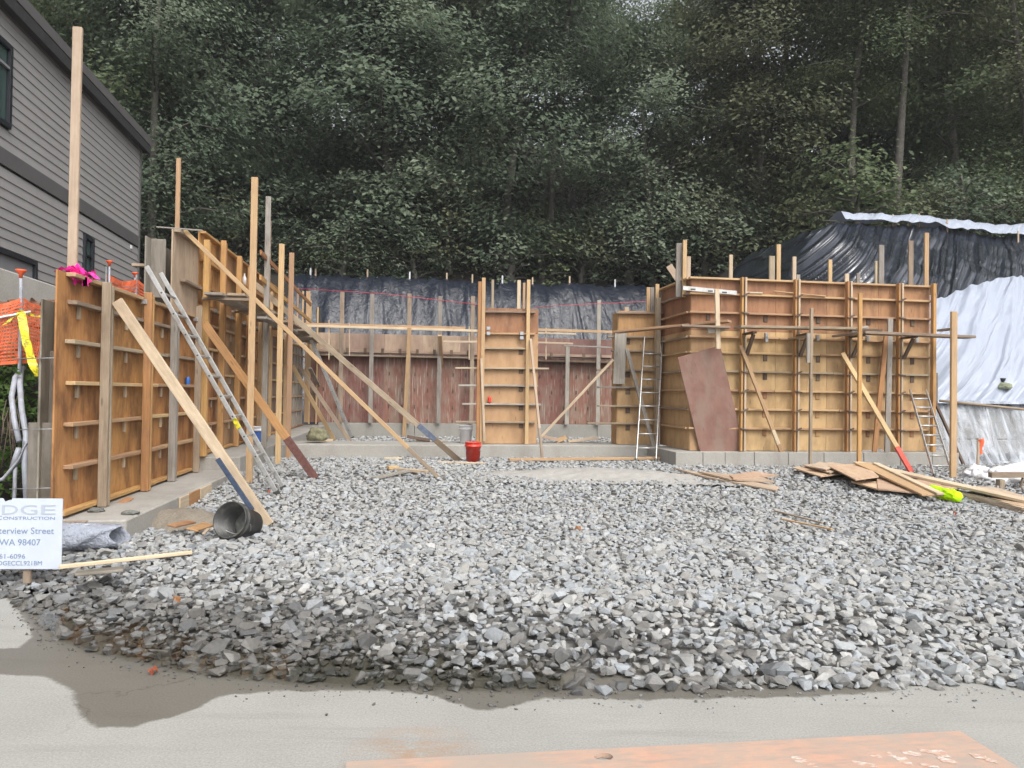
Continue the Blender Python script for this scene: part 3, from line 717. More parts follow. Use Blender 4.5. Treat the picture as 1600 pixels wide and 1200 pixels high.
for z in (3.55, 4.0): board('guard_rail', sc, W(-2.72, 13.2, z+.1), W(-2.72, 19.6, z-.05), .09, .038, 'lumber_orange', UX)
board('plank', sc, W(-2.62, 12.9, 2.90), W(-2.45, 15.2, 2.86), .18, .04, 'lumber_grey', ZX)

# braces on the left
def brace(label, top, bot, w, t, mt, nrm=VX, name='timber_brace', paint=None, grp='braces leaning on the left formwork wall'):
    o = thing(name, label, 'brace', bot, 0, grp)
    if paint:
        c = top.lerp(bot, 1-paint[0]); c2 = top.lerp(bot, 1-paint[1])
        board('board', o, top, c, w, t, mt, nrm); board('painted_end', o, c, c2, w+.001, t+.001, paint[2], nrm)
        if paint[1] > 0: board('board_tip', o, c2, bot, w, t, paint[3] if len(paint) > 3 else mt, nrm)
    else: board('board', o, top, bot, w, t, mt, nrm)
    return o
brace('wide pale brace with a dark blue stake at its foot, nearest on the left wall', PU(183, 470, -3.16), G(420, 821, .16), .115, .04, 'lumber_brace', VX)
o = bpy.data.objects['timber_brace']; t1, b1 = PU(183, 470, -3.16), G(420, 821, .16)
board('painted_stake', o, t1.lerp(b1, .70)-UX*.055-VX*.03, t1.lerp(b1, .93)-UX*.055-VX*.03, .05, .03, 'paint_slate', VX)
brace('brown brace with maroon painted foot behind the near aluminium ladder', PU(319, 505, -3.2), G(493, 748, .14), .12, .04, 'lumber_orange', VX, paint=(.26, 0, 'paint_maroon'))
brace('long thin brace running from the top of the left wall down to the gravel', PU(288, 360, -3.3), G(690, 751, .13), .06, .04, 'lumber', VX, paint=(.14, 0, 'lumber_old'))
brace('long weathered brace with a grey blue lower end reaching the strip footing', PU(394, 440, -3.2), G(720, 722, .13), .11, .04, 'lumber_old', VX, paint=(.20, .12, 'paint_greyblue', 'lumber_dark'))
for (t_, b2, mt, lb) in [((457, 572), (522, 687), 'lumber', 'short brown brace inside the pit, nearest the scaffold posts'), ((463, 566), (547, 690), 'lumber_old', 'dark weathered brace beside the ladder inside the pit'), ((484, 575), (530, 668), 'lumber_grey', 'grey brace behind the ladder inside the pit')]:
    brace(lb, D(t_[0], t_[1], 19.8 if t_[0] < 460 else 20.8), G(*b2, .14), .11, .04, mt, VX)

# ladders
def ladder(label, base, top, side, w, sp=.305, rail=(.075, .028), fly=False, sticker=False):
    o = thing('aluminium_ladder', label, 'ladder', base, 0, 'aluminium ladders')
    side = side.normalized(); ax = (top-base); L = ax.length; ax.normalize(); nr = side.cross(ax).normalized()
    for s in (-1, 1):
        board('rail', o, base+side*s*w/2, top+side*s*w/2, rail[1], rail[0], 'alu', nr, .006)
        board('foot', o, base+side*s*w/2-ax*.05, base+side*s*w/2+ax*.07, rail[1]+.02, rail[0]+.02, 'black_plastic', nr)
    k = .3
    while k < L-.12:
        c = base+ax*k; v, f = tubemesh([c-side*(w/2+.004), c+side*(w/2+.004)], .017, 8); put('rung', pymesh('rung', v, f, True), 'alu', o)
        for s in (-1, 1):
            cc = c+side*s*(w/2+rail[1]/2); v, f = tubemesh([cc-side*.003, cc+side*.003], .013, 6); put('rung_plug', pymesh('rung_plug', v, f), 'wire', o)
        k += sp
    if fly:
        for s in (-1, 1): board('fly_rail', o, base+ax*(L*.42)+side*s*(w/2-.035)+nr*.07, top-ax*.06+side*s*(w/2-.035)+nr*.07, rail[1], rail[0]*.9, 'alu', nr, .006)
    if sticker: board('sticker', o, base+ax*(L*.30)+side*(-w/2-rail[1]/2-.001), base+ax*(L*.345)+side*(-w/2-rail[1]/2-.001), .004, .06, 'tape', nr)
    return o
tp = PU(240, 421, -3.42)
ladder('near aluminium extension ladder leaning on the left formwork wall', G(440, 770, .14), tp, VX, .52, .305, (.06, .026), False, True)
ladder('distant aluminium ladder inside the pit leaning on the scaffold', G(551, 686, .14), D(487, 532, 20.6), VX, .40, .32)
ladder('slim aluminium ladder standing upright against the recessed right form', G(1009, 722, .15), PV(1021, 527, 14.86), UX, .41, .31, (.05, .022))
ladder('short aluminium ladder leaning near the right end of the tall form', G(1475, 746, .15), PV(1434, 609, 13.18), UX, .36, .29, (.05, .022))

# ------------------------------------------------------------ column form
VC = 15.0
cf = thing('column_form', 'narrow plywood column form in the middle on the strip footing', 'formwork', W(2.0, VC, .57), ALPHA)
def fpanel(par, u0, u1, v, z0, z1, mt, nm='plywood_panel'): board(nm, par, W((u0+u1)/2, v, z0), W((u0+u1)/2, v, z1), u1-u0-.004, .018, mt, VX, .002)
fpanel(cf, 1.50, 2.66, VC, .57, 2.92, 'ply_tan'); fpanel(cf, 1.50, 2.66, VC, 2.93, 3.45, 'ply_brown')
for uu in (1.51, 2.65): board('side_panel', cf, W(uu, VC+.2, .57), W(uu, VC+.2, 3.44), .36, .018, 'ply_brown', UX)
fpanel(cf, 1.50, 2.66, VC+.40, .57, 3.44, 'ply_brown', 'back_panel')
for y, x0, x1, mt in [(487, 748, 836, 'lumber_old'), (521, 748, 836, 'lumber'), (544, 755, 822, 'lumber_old'), (575, 711, 857, 'lumber_old'), (602, 716, 840, 'lumber_grey'), (631, 722, 845, 'lumber_grey'), (659, 712, 836, 'lumber_old')]:
    board('waler', cf, PV(x0, y, VC-.055), PV(x1, y+1, VC-.055), .09, .038, mt, ZX)
for px, y0, y1, mt, dv in [(756, 434, 692, 'lumber', .12), (750, 440, 690, 'lumber_orange', .10), (826, 437, 694, 'lumber', .12), (770, 437, 485, 'lumber_old', -.42), (811, 438, 486, 'lumber_pale', -.42), (819, 442, 486, 'lumber', -.42)]:
    T_ = PV(px, y0, VC-dv); B = PV(px, y1, VC-dv); B.x, B.y = T_.x, T_.y
    if y1 > 600: B.z = .565
    board('upright', cf, B, T_, .055 if px in (770, 819) else .075, .04, mt, VX)
board('upright', cf, PV(757, 690, VC-.18), PV(752, 560, VC-.14), .05, .04, 'lumber_pale', VX)
for x, y in [(763, 521), (815, 521), (763, 513), (815, 528)]:
    p = PV(x, y, VC-.12); board('form_clamp', cf, p-UX*.04, p+UX*.04, .06, .07, 'steel', ZX)
for y in (550, 580, 608, 637, 665):
    p = PV(814, y, VC-.022); board('tie_bracket', cf, p+ZX*.04, p-ZX*.05, .09, .02, 'lumber_dark', VX)
p = PV(765, 624, VC-.08); v, f = lathe([(0, 0), (.035, 0), (.04, .03), (.03, .06), (.04, .09), (.02, .14), (0, .14)], 10)
tag(put('red_reel', pymesh('reel', v, f, True), 'bucket_red', None, Matrix.Translation((p.x, p.y, PV(765, 631, VC-.055).z+.021))), 'small red line reel on a ledge of the column form', 'reel')
brace('pale prop leaning against the right edge of the column form', PV(829, 530, VC-.15), G(848, 722, .14), .05, .05, 'lumber_pale', VX, paint=(.26, .0, 'lumber_old'), grp='braces on the middle and right forms', name='timber_prop')
brace('diagonal pole from the recessed right form down to the column foot', PV(958, 562, 14.7), PV(846, 682, 14.85), .05, .05, 'lumber_pale', VX, grp='braces on the middle and right forms', name='timber_brace')

# ------------------------------------------------------------ right corner form
VF, UF, US = 13.32, 5.40, 10.56
rf = thing('formwork_wall', 'tall tan plywood corner formwork with scaffold on the right', 'formwork', W(8, VF, .57), ALPHA)
cuts = [UF, 6.0, 7.17, 8.27, 9.40, US]
for k, (a, b_) in enumerate(zip(cuts[:-1], cuts[1:])):
    fpanel(rf, a, b_, VF, .57, 2.93, 'ply_light'); fpanel(rf, a, b_, VF, 2.935, 3.96, 'ply_brown')
board('side_panel', rf, W(UF, 14.16, .57), W(UF, 14.16, 2.93), 1.66, .018, 'ply_tan', UX); board('side_panel', rf, W(UF, 14.16, 2.935), W(UF, 14.16, 3.96), 1.66, .018, 'ply_brown', UX)
board('side_panel', rf, W(US, 13.75, .57), W(US, 13.75, 3.9), .84, .018, 'ply_brown', UX)
fpanel(rf, UF+.3, US, VF+.42, .57, 3.9, 'ply_brown', 'back_panel')
for z0, z1, w_ in ((.57, 1.1, .25), (1.5, 2.2, .40), (2.2, 2.95, .33)): board('end_panel', rf, W(US+.02+w_/2, 13.6, z0), W(US+.02+w_/2, 13.6, z1), w_, .02, 'ply_grey', VX)
RZ = [1.01, 1.382, 1.755, 2.127, 2.497, 2.80, 3.28, 3.645, 3.95]
for i, z in enumerate(RZ):
    mts = 'lumber' if i != 3 else 'lumber_old'
    mid = 7.9+.8*math.sin(i*2.3)
    for a, b_ in ((UF-.06, mid), (mid+.01, US)): board('waler', rf, W(a, VF-.055, z), W(b_, VF-.055, z+.004*(i % 2)), .09, .038, mts, ZX)
    board('waler', rf, W(UF-.055, VF-.01, z-.002), W(UF-.055, 14.95, z-.002), .09, .036, 'lumber_old' if i % 2 else 'lumber', ZX)
    if i < 7 and i != 5:
        for uu in (6.95, 8.08, 9.18, 10.16, 5.75): board('tie_bracket', rf, W(uu, VF-.018, z-.02), W(uu, VF-.018, z-.15), .085, .02, 'lumber_dark' if i > 2 else 'ply_brown', VX)
for k, uu in enumerate((6.42, 7.54, 8.66, 9.78)):
    for s, mt in ((-.035, 'lumber_orange'), (.035, 'lumber_pale')): board('strongback', rf, W(uu+s, VF-.147, .57), W(uu+s, VF-.147, 3.98), .04, .09, mt, VX)
    for i, z in enumerate(RZ[:8]):
        if i == 5: continue
        c = W(uu+.01, VF-.21, z-.01); d_ = (UX*.08+ZX*.035*(1 if (i+k) % 3 else -.4)); board('strongback_wedge', rf, c-d_, c+d_, .03, .03, 'lumber_dark', VX)
board('strongback', rf, W(US-.03, VF-.147, .57), W(US-.03, VF-.147, 4.0), .07, .09, 'lumber_orange', VX)
for k, px in enumerate((1047,)):
    board('strongback', rf, W(UF-.15, 14.78, .57), W(UF-.15, 14.78, 3.75), .09, .09, 'lumber_old', VX)
for px, y in [(1197, 525), (1277, 528), (1355, 529), (1432, 531), (1197, 530)]:
    p = PV(px, y, VF-.13); board('form_clamp', rf, p-ZX*.06, p+ZX*.06, .06, .07, 'steel', VX)
# uprights above the form top
for px, y0, y1, w_, mt, dv in [(1061, 380, 437, .12, 'lumber_grey', .3), (1070, 375, 437, .08, 'lumber', .2), (1076, 401, 435, .08, 'lumber_pale', .32), (1142, 398, 437, .075, 'lumber_pale', .5), (1206, 400, 440, .12, 'lumber_old', .5), (1216.5, 382, 441, .09, 'lumber', .55), (1241, 401, 442, .08, 'lumber_pale', .42), (1247, 429, 442, .08, 'lumber_grey', .5), (1297, 406, 445, .08, 'lumber', .5), (1323, 428, 448, .09, 'lumber_pale', .42), (1341, 427, 447, .08, 'lumber_grey', .6), (1377, 383, 449, .12, 'lumber_grey', .5), (1370, 408, 449, .08, 'lumber_pale', .55), (1423, 376, 450, .11, 'lumber_old', .5), (1447.5, 364, 451, .095, 'lumber', .3)]:
    T_ = PV(px, y0, VF+dv); B = PV(px, y1, VF+dv); B.x, B.y = T_.x, T_.y; board('upright', rf, B-ZX*.35, T_, w_, .04, mt, VX)
a = PV(1045, 415, VF+.35); board('upright', rf, PV(1062, 440, VF+.3), a, .13, .04, 'lumber_pale', VX+UX*.3)
# recessed piece
fpanel(rf, 4.43, UF-.02, VC, .57, 2.92, 'ply_light'); fpanel(rf, 4.43, UF-.02, VC, 2.925, 3.47, 'ply_brown')
board('side_panel', rf, W(4.42, VC+.2, .57), W(4.42, VC+.2, 3.45), .4, .018, 'ply_brown', UX)
for y, x0, x1 in [(489, 962, 1036), (526, 949, 1028), (548, 955, 1030), (578, 932, 1030), (605, 934, 1034), (634, 934, 1034), (661, 917, 1030)]:
    board('waler', rf, PV(x0, y, VC-.055), PV(x1, y+1, VC-.055), .09, .038, 'lumber_old' if y != 605 else 'lumber_grey', ZX)
for y in (583, 610, 639, 666, 531): p = PV(981, y+2, VC-.022); board('tie_bracket', rf, p+ZX*.05, p-ZX*.06, .10, .02, 'lumber_dark', VX)
for px, y0, mt in [(1027, 444, 'lumber'), (1019, 449, 'lumber_grey'), (1013, 449, 'lumber')]:
    T_ = PV(px, y0, VC-.15+(.3 if px < 1027 else 0)); board('upright', rf, Vector((T_.x, T_.y, .57 if px == 1027 else 3.0)), T_, .08, .05, mt, VX)
T_ = PV(979, 480, VC+.3); board('upright', rf, T_-ZX*.4, T_, .10, .04, 'lumber_pale', VX)
# scaffold on the right form
rs = thing('scaffold', 'timber scaffold with planks fixed in front of the right formwork', 'scaffold', W(8, 12.7, .15), ALPHA)
VP_ = 12.75
board('plank', rs, PV(1152, 511, VP_), PV(1330, 514, VP_), .30, .045, 'lumber_old', ZX); board('plank', rs, PV(1255, 512, VP_+.2), PV(1372, 517, VP_+.2), .28, .045, 'lumber_dark', ZX)
board('plank', rs, PV(1345, 520, VP_), PV(1516, 527, VP_), .30, .05, 'lumber_old', ZX)
board('plank', rs, PV(962, 519, 14.55), PV(1140, 502, 12.98), .26, .045, 'lumber', ZX); board('plank', rs, PV(1064, 509, 13.0), PV(1140, 512, VP_), .2, .04, 'lumber_old', ZX)
for px, y0, yb, mt, w_ in [(1268, 482, 734, 'lumber_old', .055), (1344, 458, 740, 'lumber_orange', .07), (1491, 487, 748, 'lumber', .11)]:
    A = G(px-2, yb, .13); T_ = D(px, y0, A.y); board('post', rs, A, Vector((A.x, A.y, T_.z)), w_, .05, mt, VX)
    board('ledger', rs, Vector((A.x, A.y, PV(px, 523, VP_).z-.05)), Vector((A.x, A.y, PV(px, 523, VP_).z-.05))+VX*(.8 if px < 1450 else .35), .04, .10, 'lumber_old', UX)
    if px == 1268: board('splice', rs, Vector((A.x-.05, A.y, D(px, 567, A.y).z)), Vector((A.x-.05, A.y, D(px, 521, A.y).z)), .08, .05, 'lumber_grey', VX)
T_ = PV(1120, 452, VP_+.1); B = PV(1122, 545, VP_+.1); board('post', rs, B, T_, .085, .05, 'lumber_pale', VX)
for px in (1120, 1345):
    p = PV(px, 515, VP_+.1); board('gusset', rs, p-UX*.18-ZX*.03, p+UX*.16+ZX*.03, .10, .02, 'lumber_grey', VX)
p = PV(1160, 520, VF-.3)
for uu in (6.42, 7.54, 8.66, 9.78): board('bracket', rs, W(uu, VF-.2, 2.86), W(uu, VP_-.05, 2.86), .04, .09, 'lumber_dark', UX); board('bracket', rs, W(uu+.05, VF-.2, 2.45), W(uu+.05, VP_+.1, 2.83), .04, .07, 'lumber_dark', UX)
brace('leaning brace with a pale foot between the red sheet and the plywood pile', PV(1157, 540, VF-.22), G(1229, 728, .14), .07, .05, 'lumber', VX, paint=(.3, .18, 'lumber_pale'), grp='braces on the middle and right forms')
brace('leaning brace with a bright red painted foot at the right form', PV(1316, 552, VF-.22), G(1424, 738, .14), .09, .05, 'lumber', VX, paint=(.2, 0, 'paint_red'), grp='braces on the middle and right forms')
brace('weathered brace crossing behind the slim ladder', PV(979, 545, VC-.15), PV(1023, 703, 14.5), .08, .05, 'lumber_grey', VX, grp='braces on the middle and right forms')
brace('pinkish plank leaning on the right form beside a grey plank', PV(1385, 523, VF-.22), W(*UV(PV(1366, 705, 13.06)), .575), .10, .04, 'lumber_orange', VX, grp='braces on the middle and right forms', name='leaning_plank')
brace('grey plank standing upright against the right form', PV(1391, 498, VF-.22), W(*UV(PV(1386, 705, 13.06)), .575), .11, .04, 'lumber_grey', VX, grp='braces on the middle and right forms', name='leaning_plank')
single('grey_board', 'pale grey board standing on a waler of the recessed right form', 'board', PV(967, 600, VC-.13), PV(970, 519, VC-.15), .26, .02, 'lumber_grey', VX)
lv = thing('spirit_level', 'long aluminium straightedge resting on the upper waler of the right form', 'level', PV(1110, 455, VF-.12), ALPHA)
board('bar', lv, PV(1067, 450, VF-.12), PV(1151, 458, VF-.12), .03, .085, 'alu', ZX)
for x in (1083, 1110, 1132): p = PV(x, 452+(x-1083)*.1, VF-.138); board('slot', lv, p-UX*.05, p+UX*.05, .004, .03, 'wire', ZX)
single('loose_batten', 'thin pale batten lying on the upper waler of the right form', 'batten', PV(1161, 457, VF-.10), PV(1191, 458, VF-.10), .05, .03, 'lumber_pale')
single('loose_batten', 'thin weathered batten leaning over the second waler of the right form', 'batten', PV(1208, 455, VF-.12), PV(1290, 463, VF-.12), .05, .02, 'lumber')
# leaning red sheet
rsT = PV(1092, 549, VF-.22); rsB = G(1134, 728, .12)
single('plywood_sheet', 'big dull red plywood sheet leaning tilted against the right form', 'plywood sheet', rsB, rsT+(rsT-rsB).normalized()*.0, .90, .02, 'ply_redsheet', VX)

# ------------------------------------------------------------ back wall
VB = 23.2
bk = thing('formwork_wall', 'stained red plywood formwork wall across the back of the pit', 'formwork', W(1, VB, .65), ALPHA)
uu = UL+.05
while uu < 9.4:
    fpanel(bk, uu, uu+1.22, VB, .65, 2.84, 'ply_red'); fpanel(bk, uu, uu+1.22, VB, 2.845, 3.50, 'ply_redsheet' if int(uu*3) % 2 else 'ply_pink'); uu += 1.22
for i, z in enumerate((.70, 1.17, 1.70, 2.22)):
    uu = UL+.2
    while uu < 8:
        board('tie_bracket', bk, W(uu, VB-.025, z-.05), W(uu, VB-.025, z+.07), .035, .03, 'lumber_dark', VX); uu += .41
board('walkway_plank', bk, W(-2.9, VB-.17, 2.78), W(2.2, VB-.17, 2.78), .30, .05, 'lumber_old', ZX); board('walkway_plank', bk, W(2.22, VB-.17, 2.74), W(6.6, VB-.17, 2.72), .30, .05, 'lumber_dark', ZX)
board('waler', bk, W(-3.0, VB-.06, 2.93), W(6.6, VB-.06, 2.93), .09, .09, 'ply_pink', ZX)
uu = -2.6
while uu < 6.5: board('walkway_bracket', bk, W(uu, VB-.1, 2.86), W(uu, VB-.1, 3.03), .05, .09, 'lumber_dark', UX); uu += .55
for px, y0, mt in [(482, 455, 'lumber'), (535, 456, 'lumber_old'), (582, 459, 'lumber_grey'), (640, 459, 'lumber_old'), (688, 463, 'lumber_grey'), (739, 463, 'lumber_old'), (887, 540, 'lumber_grey'), (936, 469, 'lumber_grey')]:
    T_ = PV(px, y0, VB-.36); board('upright', bk, Vector((T_.x, T_.y, .66)), T_, .13, .05, mt, VX)
brace('pale prop standing in front of the back wall, left of two', PV(640, 512, 22.2), G(631, 683, .15), .12, .06, 'lumber', VX, grp='props in front of the back wall', name='timber_prop')
brace('pale prop standing in front of the back wall, right of two', PV(687, 524, 22.2), G(697, 676, .15), .12, .06, 'lumber', VX, grp='props in front of the back wall', name='timber_prop')
gr = thing('guard_rail', 'pale horizontal guard rail boards in front of the back wall, left of the column', 'guard rail', W(-1, 22, 3.4), ALPHA)
board('rail_board', gr, PV(455, 506, 22.3), PV(727, 513, 22.3), .05, .09, 'lumber', ZX); board('rail_board', gr, PV(480, 509, 22.24), PV(750, 517, 22.24), .05, .07, 'lumber_pale', ZX); board('rail_board', gr, PV(692, 534, 22.24), PV(752, 534, 22.24), .05, .06, 'lumber_pale', ZX)
for x, y0, y1 in ((546, 505, 556), (733, 510, 562), (514, 500, 562)): board('rail_post', gr, PV(x, y1, 22.28), PV(x, y0, 22.28), .03, .04, 'lumber_pale', VX)
gr = thing('guard_rail', 'pale horizontal guard rail boards in front of the back wall, right of the column', 'guard rail', W(4, 22, 3.4), ALPHA)
board('rail_board', gr, PV(835, 515, 22.3), PV(962, 519, 22.3), .05, .08, 'lumber', ZX); board('rail_board', gr, PV(835, 520, 22.24), PV(900, 522, 22.24), .05, .05, 'lumber_pale', ZX); board('rail_board', gr, PV(835, 535, 22.24), PV(895, 537, 22.24), .05, .06, 'lumber_pale', ZX)
board('rail_board', gr, PV(880, 540, 22.24), PV(958, 543, 22.24), .05, .05, 'lumber_grey', ZX); board('rail_post', gr, PV(853, 562, 22.3), PV(853, 512, 22.3), .03, .04, 'lumber_pale', VX)
# string lines
for (a, b_, c, lb) in [((455, 450), (600, 459), (758, 477), 'thin red string line stretched over the back wall, left of the column'), ((835, 480), (900, 476), (1012, 471), 'thin red string line stretched over the back wall, right of the column')]:
    tag(tube('string_line', None, [PV(*a, 22.8), PV(*b_, 22.8), PV(*c, 22.8)], .008, 'string', 5), lb, 'string')

# ------------------------------------------------------------ neighbouring house
hp = D(217, 300, 20.0); hd = Vector((-.189, 1, 0)).normalized(); hn = Vector((hd.y, -hd.x, 0))   # hn faces the pit
hs_ = thing('grey_house', 'grey two storey house with horizontal lap siding at the upper left', 'house', Vector((hp.x, hp.y, 2.6)), math.atan2(hd.y, hd.x)-math.pi/2)
def HP(s, z, off=0.): return Vector((hp.x, hp.y, 0))-hd*s+Vector((0, 0, z))+hn*off     # s metres toward the camera from the far corner
def hplane(px, py):
    d = ray(px, py); t = ((Vector((hp.x, hp.y, 0))-CP).dot(hn))/d.dot(hn); P = CP+d*t
    return -(P-Vector((hp.x, hp.y, 0))).dot(hd), P.z
zE = hplane(217, 232)[1]; zB1 = hplane(214, 369)[1]; zB0 = hplane(214, 386)[1]; SL = 13.0
board('wall_core', hs_, HP(SL/2, 1.2, -3.1), HP(SL/2, zE, -3.1), SL-.04, 6.0, 'siding', hn, .01)
# siding laps
wins = []
def hwin(x0, y0, x1, y1): 
    s0, z1_ = hplane(x1, y0); s1, _ = hplane(x0, y0); zt = hplane(x1, y0)[1]; zb = hplane(x1, y1)[1]; return s0, s1, zb, zt
W1 = (hplane(13, 100)[0], hplane(13, 100)[0]+1.5, hplane(12, 203)[1], hplane(12, 72)[1])
W2 = (hplane(142, 400)[0], hplane(127, 400)[0], hplane(140, 432)[1], hplane(140, 372)[1])
W3 = (hplane(52, 430)[0], hplane(52, 430)[0]+2.6, 2.2, hplane(50, 408)[1])
wins = [W1, W2, W3]
z = 2.0; pitch = .178
while z < zE-.02:
    if zB0-.05 < z+pitch*.5 < zB1: z = zB1; continue
    top = min(z+pitch+.02, zE if z > zB1-.01 else zB0)
    segs = [(0.02, SL)]
    for (s0, s1, zb, zt) in wins:
        if z+pitch*.5 > zb and z+pitch*.5 < zt:
            segs = [q2 for (a, b_) in segs for q2 in ((a, min(b_, s0)), (max(a, s1), b_)) if q2[1]-q2[0] > .05]
    for a, b_ in segs:
        zm = (z+top)/2
        nr = (hn+ZX*.09).normalized()
        board('siding_board', hs_, HP(a, zm, .018), HP(b_, zm, .018), top-z, .016, 'siding', nr, .003)
    z += pitch
board('belt_band', hs_, HP(0, (zB0+zB1)/2, .03), HP(SL, (zB0+zB1)/2, .03), zB1-zB0, .04, 'band', hn)
board('corner_trim', hs_, HP(.03, 2, .035), HP(.03, zE, .035), .10, .05, 'band', hn)
board('frieze_board', hs_, HP(-.02, zE+.06, .04), HP(SL, zE+.06, .04), .26, .06, 'fascia', hn)
rf_ = board('roof', hs_, HP(-.2, zE+.36, -2.95), HP(SL, zE+.36, -2.95), 6.4, .2, 'roofing', (ZX+hn*.1).normalized())
board('eave_fascia', rf_, HP(-.2, zE+.28, .22), HP(SL, zE+.28, .22), .22, .05, 'fascia', hn)
board('soffit', rf_, HP(-.15, zE+.20, .12), HP(SL, zE+.20, .12), .2, .02, 'fascia', ZX)
for i, (s0, s1, zb, zt) in enumerate(wins):
    w_ = put('window', boxmesh(s1-s0-.1, zt-zb-.1, .01), 'glass' if i < 2 else 'panel_grey', hs_, frame_m(HP(s0+.05, (zb+zt)/2, .01), HP(s1-.05, (zb+zt)/2, .01), hn))
    if i == 2: w_.name = 'panel_door'
    for (A, B) in ((HP(s0, zt-.04, .05), HP(s1, zt-.04, .05)), (HP(s0, zb+.04, .05), HP(s1, zb+.04, .05))): board('frame', w_, A, B, .09, .06, 'frame_dark', hn)
    for s in (s0+.04, s1-.04): board('frame', w_, HP(s, zb+.04, .052), HP(s, zt-.04, .052), .09, .06, 'frame_dark', hn)
    if i < 2: zz = zb+(zt-zb)*(.72 if i == 0 else .5); board('frame', w_, HP(s0, zz, .045), HP(s1, zz, .045), .05, .05, 'frame_dark' if i else 'panel_grey', hn)
p = HP(*hplane(203, 386), .03); board('vent', hs_, p-ZX*.05, p+ZX*.05, .1, .05, 'bucket_white', hn)
# concrete retaining wall below the house
cw = thing('retaining_wall', 'pale concrete retaining wall below the grey house at the far left', 'wall', HP(5, 2, 1), hs_.matrix_basis.to_euler().z)
Ya = 10.6
pa, pb_ = D(-90, 400, 9.4), D(0, 428, 10.2); pc = D(88, 456, 11.4)
board('wall_slab', cw, pa-ZX*.4+(pa-pb_)*.5, pc-ZX*.4+(pc-pb_)*.1, .3, .9, 'concrete', ZX, .02)

# ------------------------------------------------------------ left edge: mesh fence, tape, pipes, growth
def fence(label, posts, hgt, rows, cols, sw):
    o = thing('safety_fence', label, 'fence', posts[0])
    vs_, fs = [], []
    def P(a, b):
        k = a*(len(posts)-1); i = min(int(k), len(posts)-2); t = k-i
        A, B = posts[i], posts[i+1]; p = A.lerp(B, t)
        sag = -.04*math.sin(math.pi*t)*b
        return p+Vector((.05*fbm(a*5, b*2, 3), .06*fbm(a*7, b*3, 1), hgt*b*(1-.05*math.sin(math.pi*t))+sag))
    def strip_(pts, wv):
        n0 = len(vs_)
        for p in pts: vs_.append(p-wv); vs_.append(p+wv)
        for i in range(len(pts)-1): fs.append((n0+2*i, n0+2*i+1, n0+2*i+3, n0+2*i+2))
    for r_ in range(rows+1): strip_([P(c/cols/1., r_/rows) for c in range(0, cols+1)], Vector((0, 0, sw if r_ % rows else sw*2)))
    tdir = (posts[-1]-posts[0]).normalized()
    for c in range(cols+1): strip_([P(c/cols, r_/rows) for r_ in range(rows+1)], tdir*.006)
    put('mesh_netting', pymesh('netting', vs_, fs), 'mesh_orange', o)
    for i, p in enumerate(posts):
        board('stake', o, p-ZX*.2, p+ZX*(hgt+.15), .03, .03, 'pvc' if i % 2 else 'steel', VX)
    return o
fence('orange mesh safety fence strung behind the near end of the left wall', [D(-60, 560, 7.9)-ZX*.1, D(31, 552, 8.4)-ZX*.1, D(104, 552, 9.3)-ZX*.1], .74, 17, 46, .010)
fence('faded orange mesh safety fence behind the ladder below the house', [D(165, 478, 12.6)-ZX*.3, D(212, 480, 13.5)-ZX*.35, D(262, 495, 14.6)-ZX*.3], .85, 14, 40, .017)
def capped(label, px, y0, y1, Y):
    T_ = D(px, y0, Y); B = D(px, y1, Y); o = thing('capped_stake', label, 'stake', B, 0, 'stakes with orange caps')
    v, f = tubemesh([B-ZX*.3, T_], .016, 8); put('rod', pymesh('rod', v, f, True), 'pvc', o)
    v, f = lathe([(0, -.05), (.018, -.05), (.022, 0), (.055, .03), (.058, .05), (.02, .055), (0, .055)], 16); put('safety_cap', pymesh('cap', v, f, True), 'orange_plastic', o, Matrix.Translation(T_)); return o
capped('grey stake with a wide orange cap standing behind the yellow caution tape', 32.5, 428, 560, 8.4)
capped('stake with a small orange cap, left of two behind the near ladder', 171, 412, 470, 12.6); capped('stake with a small orange cap, right of two behind the near ladder', 211, 430, 480, 13.5)
def ribbon(name, label, pts, w, mt, cat, wdir=Vector((1, .2, 0)), n=30):
    pts = [Vector(p) for p in pts]; vs_, fs = [], []
    for i in range(n+1):
        k = i/n*(len(pts)-1); j = min(int(k), len(pts)-2); t = k-j; p = pts[j].lerp(pts[j+1], t)
        a = .5*math.sin(i*.5)+i*.04; d_ = (wdir*math.cos(a)+Vector((0, 1, 0))*math.sin(a)).normalized()*w*.5
        vs_ += [p-d_, p+d_]
    for i in range(n): fs.append((2*i, 2*i+1, 2*i+3, 2*i+2))
    return tag(put(name, pymesh(name, vs_, fs), mt), label, cat)
ribbon('caution_tape', 'yellow caution tape tail hanging from the capped stake', [D(33, 488, 8.3), D(40, 530, 8.25), D(50, 565, 8.2), D(58, 588, 8.15)], .09, 'tape', 'tape')
ribbon('caution_tape', 'yellow caution tape running left from the capped stake', [D(-60, 545, 7.6), D(0, 510, 8.1), D(32, 490, 8.3)], .05, 'tape', 'tape', Vector((0, 0, 1)))
ribbon('caution_tape', 'yellow caution tape knotted toward the left formwork', [D(30, 485, 8.3), D(55, 494, 8.5), D(80, 494, 8.7)], .03, 'tape', 'tape', Vector((0, 0, 1)))
tag(tube('white_pole', None, [D(-60, 510, 8.0), D(0, 496, 8.2), D(48, 487, 8.4)], .014, 'bucket_white'), 'thin white pole lying against the orange mesh', 'pole')
